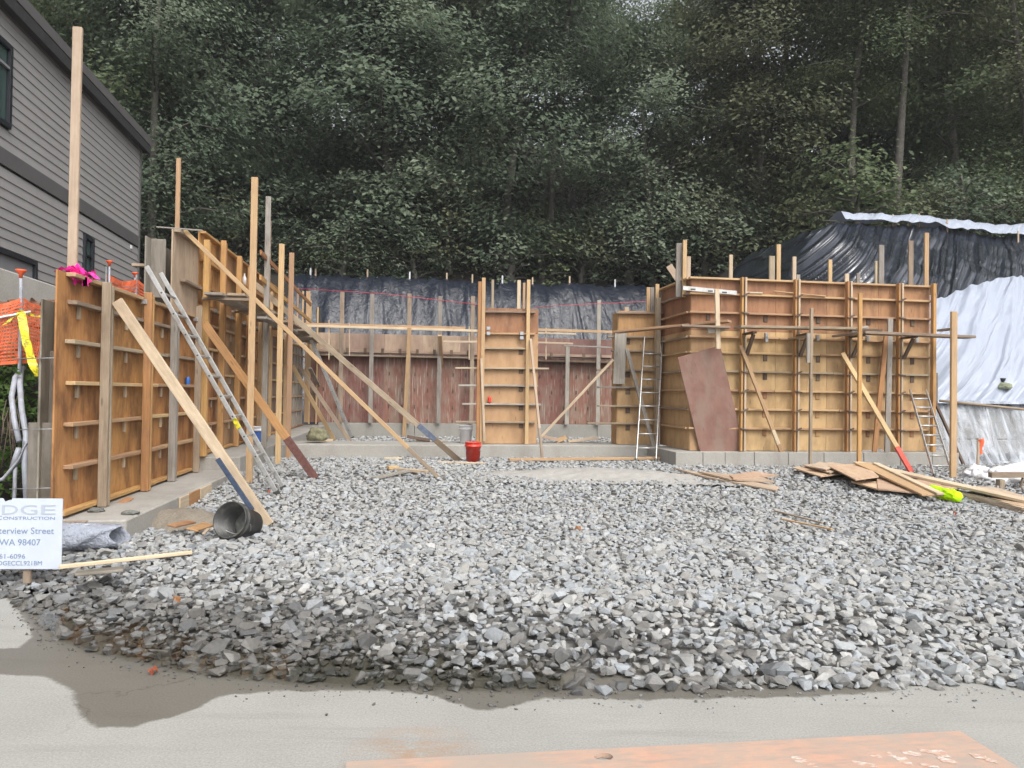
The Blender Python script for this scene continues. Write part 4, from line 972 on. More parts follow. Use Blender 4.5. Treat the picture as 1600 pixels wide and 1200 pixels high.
# pink flagging
bm = bmesh.new()
pk = PU(122, 430, UL+.02)
for k in range(46):
    a_ = rng.normal(0, 1, 3); c = pk+Vector((.05*a_[0], .07*a_[1], .015+.03*a_[2]))
    d1 = Vector(rng.normal(0, 1, 3)).normalized()*.05; d2 = Vector(rng.normal(0, 1, 3)).normalized()*.025
    bm.faces.new([bm.verts.new(c+x) for x in (-d1-d2, d1-d2, d1+d2, -d1+d2)])
for k in range(5):
    c = pk+Vector((.05+.01*k, 0, -.02)); bm.faces.new([bm.verts.new(c+x) for x in (Vector((-.012, 0, 0)), Vector((.012, 0, 0)), Vector((.018, 0, -.09)), Vector((-.008, 0, -.09)))])
me = bpy.data.meshes.new('pink'); bm.to_mesh(me); bm.free(); tag(put('flagging_bundle', me, 'pink'), 'bright pink flagging tape bundle on the top corner of the left wall', 'flagging tape')
# pipes
pp = thing('drain_pipes', 'grey plastic drain pipes curving down the bank at the far left', 'pipe', D(30, 700, 7.9))
tube('pipe', pp, [D(36, 575, 8.6), D(24, 590, 8.3), D(18, 620, 8.1), D(22, 655, 8.0), D(30, 690, 7.9)], .03, 'pvc')
tube('pipe', pp, [D(33, 580, 8.5), D(31, 600, 8.2), D(34, 640, 8.0), D(41, 680, 7.85), D(38, 720, 7.8), D(42, 790, 7.7)], .03, 'pvc')
tube('pipe', pp, [D(40, 690, 7.8), D(30, 720, 7.75), D(5, 748, 7.7), D(-40, 765, 7.6)], .02, 'pvc')
tube('pipe', pp, [D(24, 730, 7.9), D(22, 790, 7.8)], .02, 'pvc'); tube('pipe', pp, [D(30, 700, 7.9), D(18, 735, 7.9)], .03, 'pvc')
rt = thing('root_tangle', 'tangle of brown roots hanging over the bank at the far left', 'roots', D(-5, 650, 8.2))
for k in range(40):
    x0 = random.uniform(-50, 28); y0 = random.uniform(615, 650)
    tube('root', rt, [D(x0, y0, 8.2), D(x0-random.uniform(-8, 12), y0+25, 8.0), D(x0-random.uniform(-10, 22), y0+random.uniform(50, 95), 7.95)], .006, 'root', 5)

# ------------------------------------------------------------ leaves, trees
def leafmesh(name, C, Nn, S_, tint):
    n = len(C); t1 = np.cross(Nn, rng.normal(0, 1, (n, 3))); t1 /= np.linalg.norm(t1, axis=1)[:, None]+1e-9; t2 = np.cross(Nn, t1)
    s = S_[:, None]
    V_ = np.stack([C-t1*s*.55, C+t2*s*.34-t1*s*.05+Nn*s*.08, C+t1*s*.5-Nn*s*.06, C-t2*s*.34-t1*s*.05+Nn*s*.08], 1).reshape(-1, 3)
    F_ = np.arange(n*4).reshape(n, 4)
    me = npmesh(name, V_, F_); at = me.attributes.new('tint', 'FLOAT', 'FACE'); at.data.foreach_set('value', tint.astype(np.float32)); return me
def tree_proto(seed, Ht, R, base, ncl, nl, leaf, kind):
    r = np.random.default_rng(seed); rr = random.Random(seed)
    tv, tf = [], []
    def addtube(pts, rad_, n):
        v, f = tubemesh(pts, rad_, n); o = len(tv); tv.extend(v); tf.extend([tuple(i+o for i in x) for x in f])
    cx = lambda h: Vector((.35*math.sin(h*.3+seed), .35*math.cos(h*.23+seed*2), h))
    hs2 = [Ht*k/7 for k in range(8)]; addtube([cx(h)-(Vector((0, 0, 1.2)) if h == 0 else Vector()) for h in hs2], [.17*(1-k/8.2)+.02 for k in range(8)], 8)
    cen = []
    nlimb = 26
    for k in range(nlimb):
        h = Ht*(base+(1-base)*(k+rr.random())/nlimb); f_ = (h/Ht-base)/(1-base)
        prof = (math.sin(math.pi*min(1, .22+.78*f_))**.75 if kind != 2 else (1-f_)**.8+.15)
        an = k*2.4+rr.uniform(-.5, .5); ln = R*prof*rr.uniform(.65, 1.1)
        up = rr.uniform(-.05, .5) if kind != 2 else rr.uniform(-.35, 0)
        a = cx(h); e = a+Vector((math.cos(an)*ln, math.sin(an)*ln, ln*up)); mid = a.lerp(e, .5)+Vector((0, 0, .12*ln))
        addtube([a, mid, e], [.07*(1-f_*.6), .045*(1-f_*.6), .012], 5)
        for j in range(max(2, int(ncl/nlimb))):
            t = rr.uniform(.3, 1.08); p = a.lerp(e, t)+Vector((rr.gauss(0, .5), rr.gauss(0, .5), rr.gauss(0, .35)))
            cen.append((p, (.55+.6*rr.random())*min(1, R/2.6)))
    C, Nn, Sz, T = [], [], [], []
    for (p, cr) in cen:
        n = int(nl*cr*rr.uniform(.6, 1.2)); g = r.normal(0, 1, (n, 3))*np.array([cr*.72, cr*.72, cr*.34])
        rr2 = np.hypot(g[:, 0], g[:, 1]); g[:, 2] -= .28*rr2**1.5/cr*.6
        C.append(np.array(p)+g)
        out = np.array([p.x, p.y, 0]); out = out/(np.linalg.norm(out)+.1)
        nn_ = r.normal(0, .34, (n, 3))+np.array([0, 0, .95])+out*.75+np.array([0, 0, .0]); Nn.append(nn_/np.linalg.norm(nn_, axis=1)[:, None])
        Sz.append(leaf*r.uniform(.6, 1.25, n)); ct = r.random()
        T.append(np.clip(.68*ct+.32*r.random(n), 0, 1))
    me = leafmesh('crown', np.concatenate(C), np.concatenate(Nn), np.concatenate(Sz), np.concatenate(T))
    return pymesh('trunk', tv, tf, True), me
P_ = [tree_proto(1, 15, 3.8, .05, 150, 230, .19, 0), tree_proto(2, 18, 4.0, .08, 210, 190, .165, 0), tree_proto(3, 18, 3.0, .38, 150, 190, .15, 1),
      tree_proto(4, 20, 3.6, .06, 220, 180, .145, 2), tree_proto(5, 13, 4.2, .02, 150, 240, .20, 0), tree_proto(6, 20, 3.3, .42, 150, 190, .16, 1)]
SH = [tree_proto(21, 3.2, 1.9, .02, 60, 70, .19, 0), tree_proto(22, 2.4, 1.6, .02, 52, 70, .17, 0)]
ORD = ['leftmost', 'second', 'third', 'fourth', 'fifth', 'sixth', 'seventh', 'eighth', 'ninth', 'tenth', 'eleventh', 'twelfth', 'thirteenth', 'fourteenth', 'fifteenth', 'sixteenth', 'seventeenth', 'eighteenth', 'nineteenth', 'twentieth']
def plant(name, lab, cat, pi, x, y, sc_, leafm, group, dz=0., protos_=P_):
    o = thing(name, lab, cat, (x, y, hill(x, y)-.15+dz), random.uniform(0, 6.28), group)
    o.matrix_basis = o.matrix_basis @ Matrix.Diagonal((sc_*random.uniform(.92, 1.1), sc_*random.uniform(.92, 1.1), sc_, 1))
    for nm, me, mt in (('trunk', protos_[pi][0], 'bark'), ('crown', protos_[pi][1], leafm)):
        c = bpy.data.objects.new(nm, me); COL.objects.link(c); c.parent = o
        if not me.materials: me.materials.append(M[mt])
        c.material_slots[0].link = 'OBJECT'; c.material_slots[0].material = M[mt]
    return o
rows = [('front', 31.2, 4.1, 1.0, 10), ('second', 36.5, 4.3, 1.05, 10), ('third', 43, 5.6, 1.0, 14), ('rearmost', 52, 9, .9, 18)]
lm = ['leaf_blue', 'leaf_green', 'leaf_olive']
for ri, (rn, Y0, dx, s0, _) in enumerate(rows):
    wd = .80*Y0+2; n = int(2*wd/dx); k = 0
    for i in range(n+1):
        x = -wd+i*2*wd/n+random.uniform(-.9, .9); y = Y0+random.uniform(-1.3, 1.3)+max(0, -x-10)*-.16
        if ri == 0 and (x < -19 or x > 13.5): continue
        pxx = 800+F*x/y
        if ri >= 2 and (abs(pxx-645) < 40 or abs(pxx-1050) < 55 or abs(pxx-1190) < 30): continue
        pi = [0, 4, 1, 0, 4, 2][(i*5+ri) % 6] if ri == 0 else [1, 3, 2, 5, 1, 0][(i*5+ri*2) % 6]
        mt = lm[0] if (ri == 0 and -14 < x < 6) else lm[(i*7+ri) % 3] if ri else lm[1+(i % 2)]
        look = {'leaf_blue': 'blue green leafy', 'leaf_green': 'dark green leafy', 'leaf_olive': 'olive leafy'}[mt]
        plant('broadleaf_tree' if pi != 3 else 'conifer_tree', '%s tree, %s from the left in the %s row on the wooded hillside' % (look, ORD[min(k, 19)], rn), 'tree', pi, x, y, s0*random.uniform(.88, 1.15)*(.8 if ri == 1 and (abs(pxx-645) < 60 or abs(pxx-1080) < 90) else 1), mt, 'trees on the wooded hillside'); k += 1
# big maple overhanging the middle and bushes along the crest
plant('maple_tree', 'big blue green maple hanging low over the middle of the bank', 'tree', 4, D(800, 300, 30.5).x, 30.6, 1.12, 'leaf_blue', None)
plant('maple_tree', 'blue green maple hanging low left of the big middle maple', 'tree', 4, D(610, 300, 31).x, 31.2, .95, 'leaf_blue', None)
plant('broadleaf_tree', 'olive broadleaf tree standing just above the left end of the right bank', 'tree', 0, D(1180, 300, 30).x, 30.4, .98, 'leaf_olive', None)
k = 0
for px in range(230, 1340, 62):
    Y = 28.9+random.uniform(0, 1.5); x = D(px+random.uniform(-25, 25), 400, Y).x
    if hill(x, Y) > 8.5: continue
    plant('bush', 'leafy understorey bush, %s from the left along the top of the bank' % ORD[k], 'bush', k % 2, x, Y+.6, random.uniform(.8, 1.3), lm[k % 3], 'bushes along the top of the bank', protos_=SH); k += 1
for k, px in enumerate((455, 495, 540, 585, 640)):
    x = D(px, 420, 28.4).x; plant('bush', 'low dark bush, %s from the left just above the left end of the back plastic' % ORD[k], 'bush', k % 2, x, 28.6+.25*(k % 2), .62+.1*(k % 3), lm[k % 2], 'bushes above the back plastic', protos_=SH)
for k, px in enumerate((1330, 1420, 1500, 1580, 1650)):
    Y = 25.2+.5*(k % 2); x = D(px, 350, Y).x
    plant('bush', 'leafy bush, %s from the left behind the crest of the right bank' % ORD[k], 'bush', k % 2, x, Y, random.uniform(.8, 1.1), lm[(k+1) % 3], 'bushes behind the right bank', protos_=SH)
for k, (px, Y, pi) in enumerate([(1345, 28, 2), (1412, 27.2, 5), (1500, 29, 1), (1590, 26.8, 2), (1680, 29, 0)]):
    x = D(px, 350, Y).x; plant('broadleaf_tree', 'slender dark tree, %s from the left just behind the right bank' % ORD[k], 'tree', pi, x, Y, random.uniform(.9, 1.05), lm[1+k % 2], 'trees behind the right bank')
for k, (px, Y) in enumerate([(1330, 35), (1385, 38), (1430, 36), (1500, 39), (1580, 36)]):
    x = D(px, 350, Y).x; plant('broadleaf_tree', 'dense dark tree, %s from the left filling the wood behind the slender trunks' % ORD[k], 'tree', (0, 1)[k % 2], x, Y, 1.05, lm[k % 3], 'dense trees behind the slender trunks')
for k, (px, Y) in enumerate([(235, 25), (160, 27), (330, 29), (60, 30)]):
    x = D(px, 350, Y).x; plant('broadleaf_tree', 'dark green tree, %s from the left behind the grey house' % ORD[k], 'tree', (1, 0, 4, 1)[k], x, Y, 1., lm[k % 2], 'trees behind the house')
# ferns on the left bank
fv, fn_, fs_ = [], [], []
for k, (px, py, Y) in enumerate([(8, 590, 8.6), (-10, 640, 8.5), (50, 640, 8.7), (20, 720, 8.4), (-15, 755, 8.2), (55, 575, 8.9), (62, 700, 8.3)]):
    g = np.random.default_rng(k+3); n = 170; C = g.normal(0, 1, (n, 3))*np.array([.2, .14, .12])+np.array(D(px, py, Y)); nn_ = g.normal(0, .6, (n, 3))+np.array([.2, -.5, .7])
    fv.append(C); fn_.append(nn_/np.linalg.norm(nn_, axis=1)[:, None]); fs_.append(g.uniform(.04, .10, n))
fv = np.concatenate(fv); me = leafmesh('fern', fv, np.concatenate(fn_), np.concatenate(fs_), rng.random(len(fv)))
o = put('fern_undergrowth', me, 'fern', kind='stuff'); setp(o, label='green ferns and weeds growing on the bank at the far left', category='ferns')
# brown soil face behind the mesh
def soilf(a, b): p = D(-60+175*a, 470+100*b, 9.6+.5*a-.8*b); return p+Vector((0, .2*fbm(a*6, b*5, 3), .06*fbm(a*9, b*7, 1)))
put('soil_bank', gridmesh('soil_bank', soilf, 60, 40), 'soil_red', kind='structure')

# ------------------------------------------------------------ sign
sb = thing('site_sign', 'white construction company sign board with grey lettering at the left edge', 'sign', G(20, 900, .1))
YS = 5.75
pA = D(96, 889, YS); pB = D(99, 779, YS); sx_ = Vector((1, .06, 0)).normalized(); up_ = (pB-pA).normalized(); up_ = (up_-sx_*up_.dot(sx_)*1.0).normalized()
hS = (pB-pA).length; wS = 1.0
nS = sx_.cross(up_).normalized()
if nS.y > 0: nS = -nS
sm = Matrix((sx_, up_, sx_.cross(up_))).transposed().to_4x4(); sm.translation = pA+up_*hS*.5-sx_*wS*.5
bm = bmesh.new()
prof = [(-wS/2, -hS/2), (wS/2-.008, -hS/2), (wS/2, -hS/2+.01), (wS/2, hS/2-.008), (wS/2-.008, hS/2), (wS/2-.392, hS/2), (wS/2-.398, hS/2-.02), (wS/2-.405, hS/2-.012), (wS/2-.45, hS/2-.026), (wS/2-.462, hS/2-.004), (wS/2-.47, hS/2), (-wS/2, hS/2)]
f = bm.faces.new([bm.verts.new((x, y, .004)) for x, y in prof]); ex = bmesh.ops.extrude_face_region(bm, geom=[f]); 
for v in [g_ for g_ in ex['geom'] if isinstance(g_, bmesh.types.BMVert)]: v.co.z = -.004
bmesh.ops.recalc_face_normals(bm, faces=bm.faces[:]); me = bpy.data.meshes.new('panel'); bm.to_mesh(me); bm.free()
put('panel', me, 'sign_white', sb, sm)
ppm = hS/110.0      # metres per photo pixel on the board
def sgn(body, xr, yb, size_px, mt, width_px=None, align='RIGHT'):
    o = text('lettering', sb, body, size_px*ppm, Matrix.Identity(4), mt, 1., .0006, 'LEFT')
    me = o.data; xs_ = [v.co.x for v in me.vertices]; w0 = max(xs_)-min(xs_)
    s = (width_px*ppm/w0) if width_px else 1
    me.transform(Matrix.Translation((-max(xs_), 0, 0))); me.transform(Matrix.Diagonal((s, 1, 1, 1)))
    o.matrix_basis = wm(sb).inverted() @ (sm @ Matrix.Translation((wS/2-(98-xr)*ppm, -hS/2+(888-yb)*ppm, .006)))
[sgn(c_, x_, 803, 22, 'sign_grey', w_) for c_, x_, w_ in (('E', 2, 22), ('D', 31, 24), ('G', 60, 25), ('E', 88, 22))]; sgn('C', 7.5, 811, 8.4, 'sign_blue', 7); sgn('ONSTRUCTION', 87, 811, 6.8, 'sign_blue', 78)
sgn('terview Street', 86, 833, 14.2, 'sign_blue', 83); sgn(', WA 98407', 66, 851, 14.2, 'sign_blue', 68)
sgn('261-6096', 43.5, 871.5, 10.4, 'sign_blue', 45); sgn('EDGECCL921BM', 69, 882, 10, 'sign_blue', 71)
for xx in (-.1, -.55): board('stake', sb, sm @ Vector((wS/2-.22+xx*.6, -hS/2-.12, -.03)), sm @ Vector((wS/2-.22+xx*.6, hS/2-.1, -.03)), .06, .03, 'lumber_old', nS)
# ------------------------------------------------------------ things on the ground
def bucket(label, mw, r0, r1, h, mt, fill=None, handle=True, extra=None):
    o = thing('bucket', label, 'bucket'); o.matrix_basis = mw
    v, f = lathe([(0, 0), (r0, 0), (r0+(r1-r0)*.78, h*.78), (r1+.012, h*.79), (r1+.012, h*.83), (r1, h*.84), (r1, h*.96), (r1+.008, h*.965), (r1+.008, h), (r1-.004, h), (r0-.004, .006), (0, .006)], 32)
    put('body', pymesh('bucket', v, f, True), mt, o, mw)
    if handle:
        pts = [(math.cos(a)*(r1+.014), -math.sin(a)*(r1*.55)-.02, h*.80-abs(math.sin(a))*r1*.75) for a in [math.pi*k/14 for k in range(15)]]
        v, f = tubemesh(pts, .0035, 6); put('handle', pymesh('handle', v, f, True), 'steel', o, mw)
    if fill:
        v, f = lathe([(0, .08), (r0*.6, .075+.02), (r0-.002, .05)], 20); v = [Vector(x)+Vector((0, 0, .03*fbm(x[0]*20, x[1]*20))) for x in v]; put('hardened_mortar', pymesh('mortar', v, f, True), fill, o, mw)
    return o
bp = G(372, 846, .13)
tilt = Matrix.Translation(bp+Vector((-.03, .12, .165))) @ Matrix.Rotation(rad(-14), 4, 'Z') @ Matrix.Rotation(rad(72), 4, 'X') @ Matrix.Translation((0, 0, -.02))
bkt = bucket('black plastic bucket lying on its side with hardened mortar inside', tilt @ Matrix.Translation((0, 0, -.16)), .145, .175, .36, 'black_plastic', 'mortar')
rb_ = bucket('bright red bucket with white lettering standing by the column footing', Matrix.Translation(G(739, 723, .14)), .125, .155, .40, 'bucket_red')
pr = G(739, 723, .14)
for body, z_, s_ in (('LET', .165, .05), ('Do', .05, .13)):
    o = text('lettering', rb_, body, s_, Matrix.Identity(4), 'bucket_white', 1., .0, 'CENTER'); me = o.data
    for v in me.vertices:
        a_ = (v.co.x+.05)/.15; rr_ = .125+.03*(z_+v.co.y)/.4/.9+.006; v.co = Vector((rr_*math.sin(a_), -rr_*math.cos(a_), z_+v.co.y))
bucket('white plastic bucket standing upright left of the column form', Matrix.Translation(PV(727.5, 692, 15.2)), .12, .14, .37, 'bucket_white')
lb = G(1374, 727, .14)
bucket('white plastic bucket lying on its side at the right footing', Matrix.Translation(lb+Vector((-.32, .05, .16))) @ Matrix.Rotation(rad(6), 4, 'Z') @ Matrix.Rotation(rad(90), 4, 'Y'), .135, .155, .40, 'bucket_white', None, False)
bb_ = bucket('white and blue bucket on the left footing behind the near ladder', Matrix.Translation(PU(402, 695, -3.0)), .12, .15, .36, 'bucket_white')
v, f = lathe([(.128, .06), (.147, .27)], 28); put('blue_band', pymesh('band', v, f, True), 'bucket_blue', bb_, bb_.matrix_basis @ Matrix.Diagonal((1.012, 1.012, 1, 1)))
# cans and bottle
p = PU(293, 607, UL+.05); v, f = lathe([(0, 0), (.03, 0), (.033, .008), (.033, .105), (.027, .115), (.027, .12), (0, .118)], 16)
tag(put('drink_can', pymesh('can', v, f, True), 'can_blue', None, Matrix.Translation((p.x, p.y, 1.69))), 'small blue drink can on a waler of the left wall', 'can')
p = PU(382, 432, UL+.05); v, f = lathe([(0, 0), (.04, 0), (.042, .14), (.015, .19), (.015, .23), (0, .23)], 12)
tag(put('spray_bottle', pymesh('bottle', v, f, True), 'white_bottle', None, Matrix.Translation((p.x, p.y, 3.722))), 'white bottle on an upper waler of the left wall', 'bottle')
def onhill(px, py, off):
    Y = 12.
    while Y < 30:
        p = D(px, py, Y)
        if p.z < hill(p.x, p.y)+off: return p
        Y += .03
    return p
# lumpy soft things
def lump(name, label, cat, c, r3, mt, seed=0, amp=.25, sub=4):
    bm = bmesh.new(); bmesh.ops.create_icosphere(bm, subdivisions=sub, radius=1)
    for v in bm.verts:
        n = 1+amp*fbm(v.co.x*1.8+seed, v.co.y*1.8, v.co.z*1.8, 3)+amp*.3*ridged(v.co.x*5+seed, v.co.y*5, v.co.z*5)
        v.co = Vector((v.co.x*r3[0]*n, v.co.y*r3[1]*n, max(v.co.z*r3[2]*n, -r3[2]*.6)))
    me = bpy.data.meshes.new(name); bm.to_mesh(me); bm.free(); me.polygons.foreach_set('use_smooth', [True]*len(me.polygons))
    return tag(put(name, me, mt, None, Matrix.Translation(c)), label, cat)
v1 = G(1462, 768, .22); v2 = G(1481, 776, .2)
bm = bmesh.new(); bmesh.ops.create_icosphere(bm, subdivisions=5, radius=1)
ax_ = (v2-v1); mid = (v1+v2)/2
for v in bm.verts:
    c = v.co.copy(); pin = .62+.5*abs(c.x)**1.5
    n = 1+.28*fbm(c.x*2.5, c.y*2.5, c.z*2.5, 3)+.16*ridged(c.x*5, c.y*6, c.z*6)
    v.co = Vector((c.x*.40, c.y*.15*pin*n, max(-.06, c.z*.125*pin*n)))+Vector((0, -.05*c.x, 0))
me = bpy.data.meshes.new('vest'); bm.to_mesh(me); bm.free(); me.polygons.foreach_set('use_smooth', [True]*len(me.polygons))
tag(put('safety_vest', me, 'hivis', None, Matrix.Translation(mid) @ Matrix.Rotation(math.atan2(ax_.y, ax_.x)*.9, 4, 'Z')), 'crumpled neon yellow safety vest on the plywood pile', 'safety vest')
lump('sack', 'crumpled olive sack on the strip footing below the left scaffold', 'sack', PV(496, 681, 15.1), (.20, .16, .17), 'sack', 2)
bg_ = lump('sandbag', 'tied dark sandbag weighing down the white plastic', 'sandbag', onhill(1567, 604, .66), (.17, .15, .09), 'sandbag', 5)
v, f = lathe([(.05, 0), (.025, .05), (.05, .1), (.06, .14), (0, .13)], 10); put('tied_neck', pymesh('neck', v, f, True), 'frame_dark', bg_, Matrix.Translation(onhill(1567, 604, .66)+ZX*.05))
wr = thing('plastic_roll', 'roll of grey plastic film lying beside the sign and footing', 'plastic roll', G(130, 872, .12))
def rollf(a, b):
    A = G(92, 868, .12)+Vector((-.15, .1, .14)); B = G(176, 862, .12)+Vector((0, .12, .12)); p = A.lerp(B, a); an = b*2*math.pi
    r_ = (.15-.03*a)*(1+.06*ridged(a*5+b*2, math.sin(an)*1.5, math.cos(an)*1.5)+.05*max(0, ridged(a*16+b*3, math.sin(an)*2, 3))**3); return p+Vector((.04*math.sin(an*3+a*9), r_*math.cos(an), r_*.85*math.sin(an)))
put('film', gridmesh('film', rollf, 70, 60), 'poly_wrap', wr)
# boards on the ground, left
single('loose_board', 'narrow pale board lying in front of the plastic roll', 'board', G(92, 886, .19), G(300, 863, .19), .04, .03, 'lumber_pale')
single('loose_board', 'weathered plywood scrap lying in the stones beside the sign', 'plywood scrap', G(118, 896, .20), G(192, 889, .20), .22, .02, 'ply_grey', ZX+VX*.1)
single('loose_board', 'short thick brown timber block at the end of the left footing', 'board', G(92, 812, .36)+ZX*-.06, G(137, 812, .36)+ZX*-.06, .10, .10, 'lumber_old')
for k, (x, y, dx_) in enumerate([(150, 797, 16), (204, 801, 20)]): lump('mortar_clump', ('left' if k == 0 else 'right')+' one of two small cement clumps on the near left footing', 'clump', G(x, y, .37), (.07, .05, .025), 'mortar', 9+k, .5, 3)
single('loose_board', 'reddish scrap lying on the left footing by the first strongback', 'scrap', PU(186, 788, -3.2), PU(203, 778, -3.15), .10, .02, 'ply_brown')
for k, (x0, y0, x1, y1, w_, mt, lb_) in enumerate([(268, 822, 300, 815, .10, 'ply_brown', 'reddish board scrap on the dirt beside the black bucket, left one'), (300, 828, 326, 819, .12, 'ply_brown', 'orange board scrap on the dirt beside the black bucket, right one'), (318, 834, 326, 826, .03, 'lumber_pale', 'pale splinter by the orange scraps left of the black bucket')]):
    single('board_scrap', lb_, 'scrap', G(x0, y0, .26), G(x1, y1, .24), w_, .018, mt, ZX+UX*.2)
# boards in the middle
for k, (x0, y0, x1, y1, w_, t_, z_, mt, lb_) in enumerate([(617, 733, 668, 737, .10, .05, .20, 'lumber_pale', 'pale timber offcut on the gravel under the long brace'), (585, 747, 640, 735, .08, .04, .20, 'lumber_grey', 'greyish offcut lying left of the timber offcuts on the gravel'), (600, 716, 628, 716, .08, .03, .20, 'lumber_pale', 'small pale offcut at the foot of the strip footing'), (606, 731, 622, 730, .09, .06, .2, 'lumber', 'short thick block among the offcuts on the gravel'), (685, 722, 758, 724, .09, .03, .17, 'lumber_pale', 'thin pale board under the red bucket'),
        (795, 718, 1030, 716, .10, .05, .21, 'lumber', 'long board lying at the foot of the strip footing right of the column'), (1010, 716, 1080, 719, .12, .08, .19, 'lumber_old', 'dark timber at the foot of the footing by the slim ladder')]):
    single('loose_board', lb_, 'board', G(x0, y0, z_), G(x1, y1, z_), w_, t_, mt)
for k, (x0, y0, x1, y1, w_, mt, lb_) in enumerate([(845, 681, 880, 690, .18, 'ply_pink', 'tilted plywood scrap on the strip footing right of the column, leftmost'), (868, 692, 885, 683, .22, 'lumber', 'triangular looking brown scrap on the strip footing'), (888, 692, 935, 684, .14, 'lumber_pale', 'pale scrap on the strip footing right of the brown scrap'), (636, 682, 672, 688, .16, 'lumber_dark', 'dark board scrap inside the pit left of the column'), (650, 688, 700, 690, .12, 'lumber_grey', 'grey board scrap inside the pit left of the column'), (500, 688, 520, 690, .14, 'lumber_pale', 'pale scrap beside the olive sack')]):
    p1, p2 = PV(x0, y0, 15.5), PV(x1, y1, 15.5); p1.z = max(p1.z, .59); p2.z = max(p2.z, .59)
    single('board_scrap', lb_, 'scrap', p1, p2, w_, .018, mt, ZX+VX*-.3)
# plywood piles, right
def sheet(name, label, corners, t, mt):
    """flat sheet through the given ground pixels with heights"""
    P4 = [G(x, y, z) for x, y, z in corners]
    bm = bmesh.new(); vs_ = [bm.verts.new(p) for p in P4]; f = bm.faces.new(vs_)
    if f.normal.z < 0 or True: f.normal_update()
    ex = bmesh.ops.extrude_face_region(bm, geom=[f]); 
    for v in [g_ for g_ in ex['geom'] if isinstance(g_, bmesh.types.BMVert)]: v.co.z -= t
    bmesh.ops.recalc_face_normals(bm, faces=bm.faces[:])
    c = sum(P4, Vector())/4; x = (P4[1]-P4[0]).normalized(); mm = frame_m(c-x*.1, c+x*.1, ZX)
    me = bpy.data.meshes.new(name); bm.to_mesh(me); bm.free(); me.transform(mm.inverted())
    return tag(put(name, me, mt, None, mm), label, 'plywood sheet', 'sheets and planks of the plywood pile')
M['ply_pile'] = wood('ply_pile', (.44, .30, .20), (.55, .40, .28), (.38, .24, .165), .4, .7, 4)
sheet('plywood_sheet', 'lowest dark sheet at the left of the plywood pile', [(1240, 735, .22), (1330, 748, .2), (1440, 768, .2), (1400, 745, .24)], .03, 'lumber_dark')
sheet('plywood_sheet', 'weathered sheet poking out left of the plywood pile', [(1238, 730, .27), (1282, 744, .25), (1330, 738, .28), (1300, 727, .3)], .02, 'ply_pile')
sheet('plywood_sheet', 'thin sheet second from the left in the plywood pile', [(1255, 726, .32), (1296, 738, .30), (1345, 730, .32), (1300, 722, .34)], .02, 'lumber_pale')
sheet('plywood_sheet', 'low pinkish sheet near the front of the plywood pile', [(1330, 752, .25), (1375, 765, .23), (1410, 764, .25), (1440, 752, .27)], .02, 'ply_pile')
sheet('plywood_sheet', 'pinkish sheet at the front right of the plywood pile', [(1372, 763, .25), (1450, 772, .24), (1480, 750, .28), (1370, 748, .28)], .02, 'ply_pile')
sheet('plywood_sheet', 'large pinkish sheet on top of the plywood pile', [(1293, 727, .36), (1337, 749, .34), (1373, 744, .36), (1350, 724, .38)], .02, 'ply_pile')
sheet('plywood_sheet', 'small pale sheet at the top left of the plywood pile', [(1266, 728, .35), (1290, 733, .34), (1310, 727, .36), (1280, 721, .37)], .02, 'lumber_pale')
single('loose_plank', 'broad yellowish plank lying across the plywood pile', 'plank', G(1348, 724, .40), G(1456, 774, .25), .28, .03, 'lumber', ZX, 'sheets and planks of the plywood pile')
single('loose_plank', 'white edged batten on the broad plank of the plywood pile', 'plank', G(1368, 724, .42), G(1470, 772, .28), .10, .03, 'lumber_pale', ZX, 'sheets and planks of the plywood pile')
single('loose_plank', 'very long pale plank running right from the plywood pile past the vest', 'plank', G(1340, 723, .36), G(1660, 795, .2), .22, .04, 'lumber_pale', ZX, 'sheets and planks of the plywood pile')
sheet('plywood_sheet', 'pale sheet under the right end of the long plank', [(1490, 757, .25), (1560, 775, .23), (1650, 790, .24), (1560, 762, .26)], .03, 'lumber_pale')
sheet('plywood_sheet', 'pinkish sheet at the right edge of the picture below the long plank', [(1548, 777, .2), (1620, 803, .19), (1700, 805, .2), (1600, 778, .22)], .02, 'ply_pile')
sheet('plywood_sheet', 'dull red sheet showing behind the vest on the plywood pile', [(1400, 742, .27), (1450, 765, .25), (1500, 762, .26), (1440, 742, .29)], .02, 'ply_pile')
for k in range(6):
    single('steel_bar', 'thin rusty bar, %s from the top of the bundle right of the vest' % ORD[k].replace('leftmost', 'first'), 'bar', G(1495+4*k, 768+2.2*k, .2), G(1640, 798+3*k, .19), .014, .014, 'lumber_old', ZX, 'bundle of bars right of the vest')
for (c4, mt, lb_) in [([(1053, 731, .2), (1100, 744, .2), (1212, 766, .19), (1218, 760, .2)], 'lumber_pale', 'long narrow pinkish sheet lying on the gravel in front of the leaning red sheet'), ([(1140, 742, .25), (1146, 747, .25), (1215, 742, .24), (1180, 736, .26)], 'ply_pile', 'small pinkish sheet lying on the long narrow sheet'), ([(1090, 736, .23), (1140, 748, .23), (1210, 752, .22), (1190, 745, .24)], 'ply_pink', 'pale thin sheet between the long sheet and the leaning red sheet')]: sheet('plywood_sheet', lb_, c4, .025, mt)
single('loose_batten', 'thin dry batten on the gravel, nearer of two', 'batten', G(1222, 811, .2), G(1300, 827, .2), .03, .02, 'lumber', ZX); single('loose_batten', 'thin dry batten on the gravel, farther of two', 'batten', G(1210, 798, .2), G(1285, 817, .2), .025, .02, 'lumber_old', ZX)
